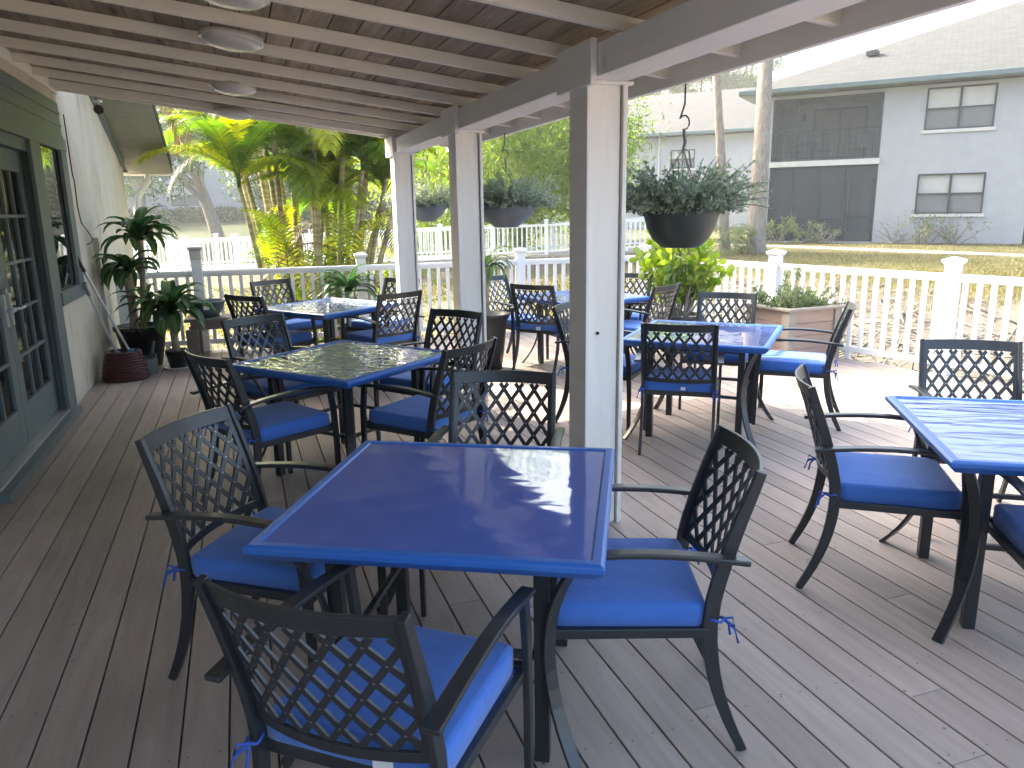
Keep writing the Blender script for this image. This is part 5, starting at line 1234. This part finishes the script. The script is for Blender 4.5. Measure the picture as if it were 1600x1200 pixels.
    # long building far left
    o3 = np.array(at(180, 345, 62)[:2]); e3 = np.array(at(640, 340, 66)[:2]) - o3; e3 /= np.linalg.norm(e3); n3 = np.array([e3[1], -e3[0]])
    t = thing('apartment_building', 'long pale apartment block behind the oak and the palm clump', 'apartment house')
    mb = MB(); hl = [(4.5, 6.6, 2.2, 3.9), (10.6, 12.4, 2.2, 3.9), (16, 18, 2.2, 3.9), (21, 23, 2.2, 3.9)]
    holes_wall(mb, o3, e3, n3, -18, 30, 0, 7.0, hl); extr(o3, e3, n3, mb, -18, -17.8, -12, -0.2, 0, 7); extr(o3, e3, n3, mb, 29.8, 30, -12, -0.2, 0, 7); extr(o3, e3, n3, mb, -18, 30, -12.2, -12, 0, 7); mb.build('wall', 'apt_stucco', t)
    for a, b_, c, d in hl: apt_window(t, o3, e3, n3, a, b_, c, d)
    hip_roof(t, o3, e3, n3, -19, 31, -13, 0.8, 7.2, 0.42)
    h = thing('hedge', 'long clipped hedge at the foot of the far left building', 'hedge')
    lf = MB(); k = 16000; s = rng.uniform(-12, 24, k); q = rng.uniform(0.6, 2.0, k); z = rng.uniform(0.9, 2.0, k) * (1 + 0.06 * np.sin(s * 2.3))
    P = np.concatenate([o3 + e3 * s[:, None] + n3 * q[:, None], z[:, None]], 1); lf.leaves(P, 0.22, 0.6); lf.build('foliage', 'leaf_hedge', h)
apartments()

# ------------------------------------------------------------------ ground cover
def scatter_cover():
    # dead branches and litter on the bank right of the deck
    mb = MB(); n = 0
    while n < 1700:
        x = rng.uniform(5.8, 15); y = rng.uniform(0, 14); h, d, rr = [float(v[0]) for v in ground_h(np.array([x]), np.array([y]))]
        if not (0.4 < d < 6.0) or rr < 0.4 or rng.random() < (d - 4.2) * 0.5: continue
        a = rng.uniform(0, 6.28); L = rng.uniform(0.3, 1.3); e = abs(rng.normal()) * 0.35; p = np.array([x, y, h + 0.01]); P = [p]
        for k in range(4): P.append(P[-1] + L / 4 * np.array([math.cos(a) * math.cos(e), math.sin(a) * math.cos(e), math.sin(e)])); a += rng.normal() * 0.5; e = e - 0.22 + rng.normal() * 0.2
        P = np.array(P); P[:, 2] = np.maximum(P[:, 2], h - 0.02)
        mb.tube(P, np.linspace(1, 0.3, 5) * rng.uniform(0.006, 0.022), 5); n += 1
    tag(mb.build('dead_branches', 'twig'), 'dry gray branches and twigs littering the bank', 'dead branches', kind='stuff')
    # lawn grass
    g = MB(); k = 60000; px = rng.uniform(900, 1640, k); py = rng.uniform(380, 470, k)
    r = CAM_F[None] + ((px - 800) / FPX)[:, None] * CAM_R - ((py - 600) / FPX)[:, None] * CAM_U
    tt = (0.08 - CAM_C[2]) / r[:, 2]; X = CAM_C[0] + r[:, 0] * tt; Y = CAM_C[1] + r[:, 1] * tt
    H, D, Rr = ground_h(X, Y); ok = (D > 5.4 + rng.normal(size=k) * 0.5) & (Rr > 0.5) & (((np.stack([X, Y], 1) - AX) @ AN) > 0.4)
    P = np.stack([X, Y, H - 0.01], 1)[ok]; n = len(P); dd = rng.normal(size=(n, 3)) * 0.45; dd[:, 2] = 1; L = rng.uniform(0.03, 0.085, n)[:, None]
    s = rng.normal(size=(n, 3)); s[:, 2] = 0; s *= 0.009 / np.linalg.norm(s, axis=1)[:, None]
    V = np.stack([P - s, P + s, P + dd * L], 1).reshape(-1, 3); g.add(V, [(3 * i, 3 * i + 1, 3 * i + 2) for i in range(n)])
    tag(g.build('grass', 'grass_blade'), 'patchy yellow-green lawn grass before the apartments', 'grass', kind='stuff')
    # ground weeds beyond the end railing
    g = MB(); k = 30000; X = rng.uniform(-3, 9, k); Y = rng.uniform(10.0, 24, k); H, D, Rr = ground_h(X, Y)
    dens = np.sin(X * 1.3 + 1) * np.sin(Y * 0.9) + rng.normal(size=k) * 0.4
    ok = (D > 0.3) & (dens > 0.15); P = np.stack([X, Y, H], 1)[ok]; g.leaves(P, 0.14, 0.3, droop=-1.3)
    tag(g.build('ground_cover', 'grass_blade'), 'low green weeds in the creek bed beyond the end railing', 'ground cover', kind='stuff')
scatter_cover()

# ------------------------------------------------------------------ thin haze volume added to imitate lens veil
def veil_haze():
    mt = bpy.data.materials.new('haze_air'); mt.use_nodes = True; nt = mt.node_tree; nt.nodes.clear()
    out = nt.nodes.new('ShaderNodeOutputMaterial'); pv = nt.nodes.new('ShaderNodeVolumePrincipled')
    pv.inputs['Color'].default_value = (0.93, 0.96, 1.0, 1); pv.inputs['Density'].default_value = 0.0012; pv.inputs['Anisotropy'].default_value = 0.3
    nt.links.new(pv.outputs[0], out.inputs['Volume']); MATS['haze_air'] = mt
    mb = MB(); mb.b2(-750, 950, -350, 1250, -3.0, 24.0); o = mb.build('haze', 'haze_air'); tag(o, kind='stuff')
veil_haze()
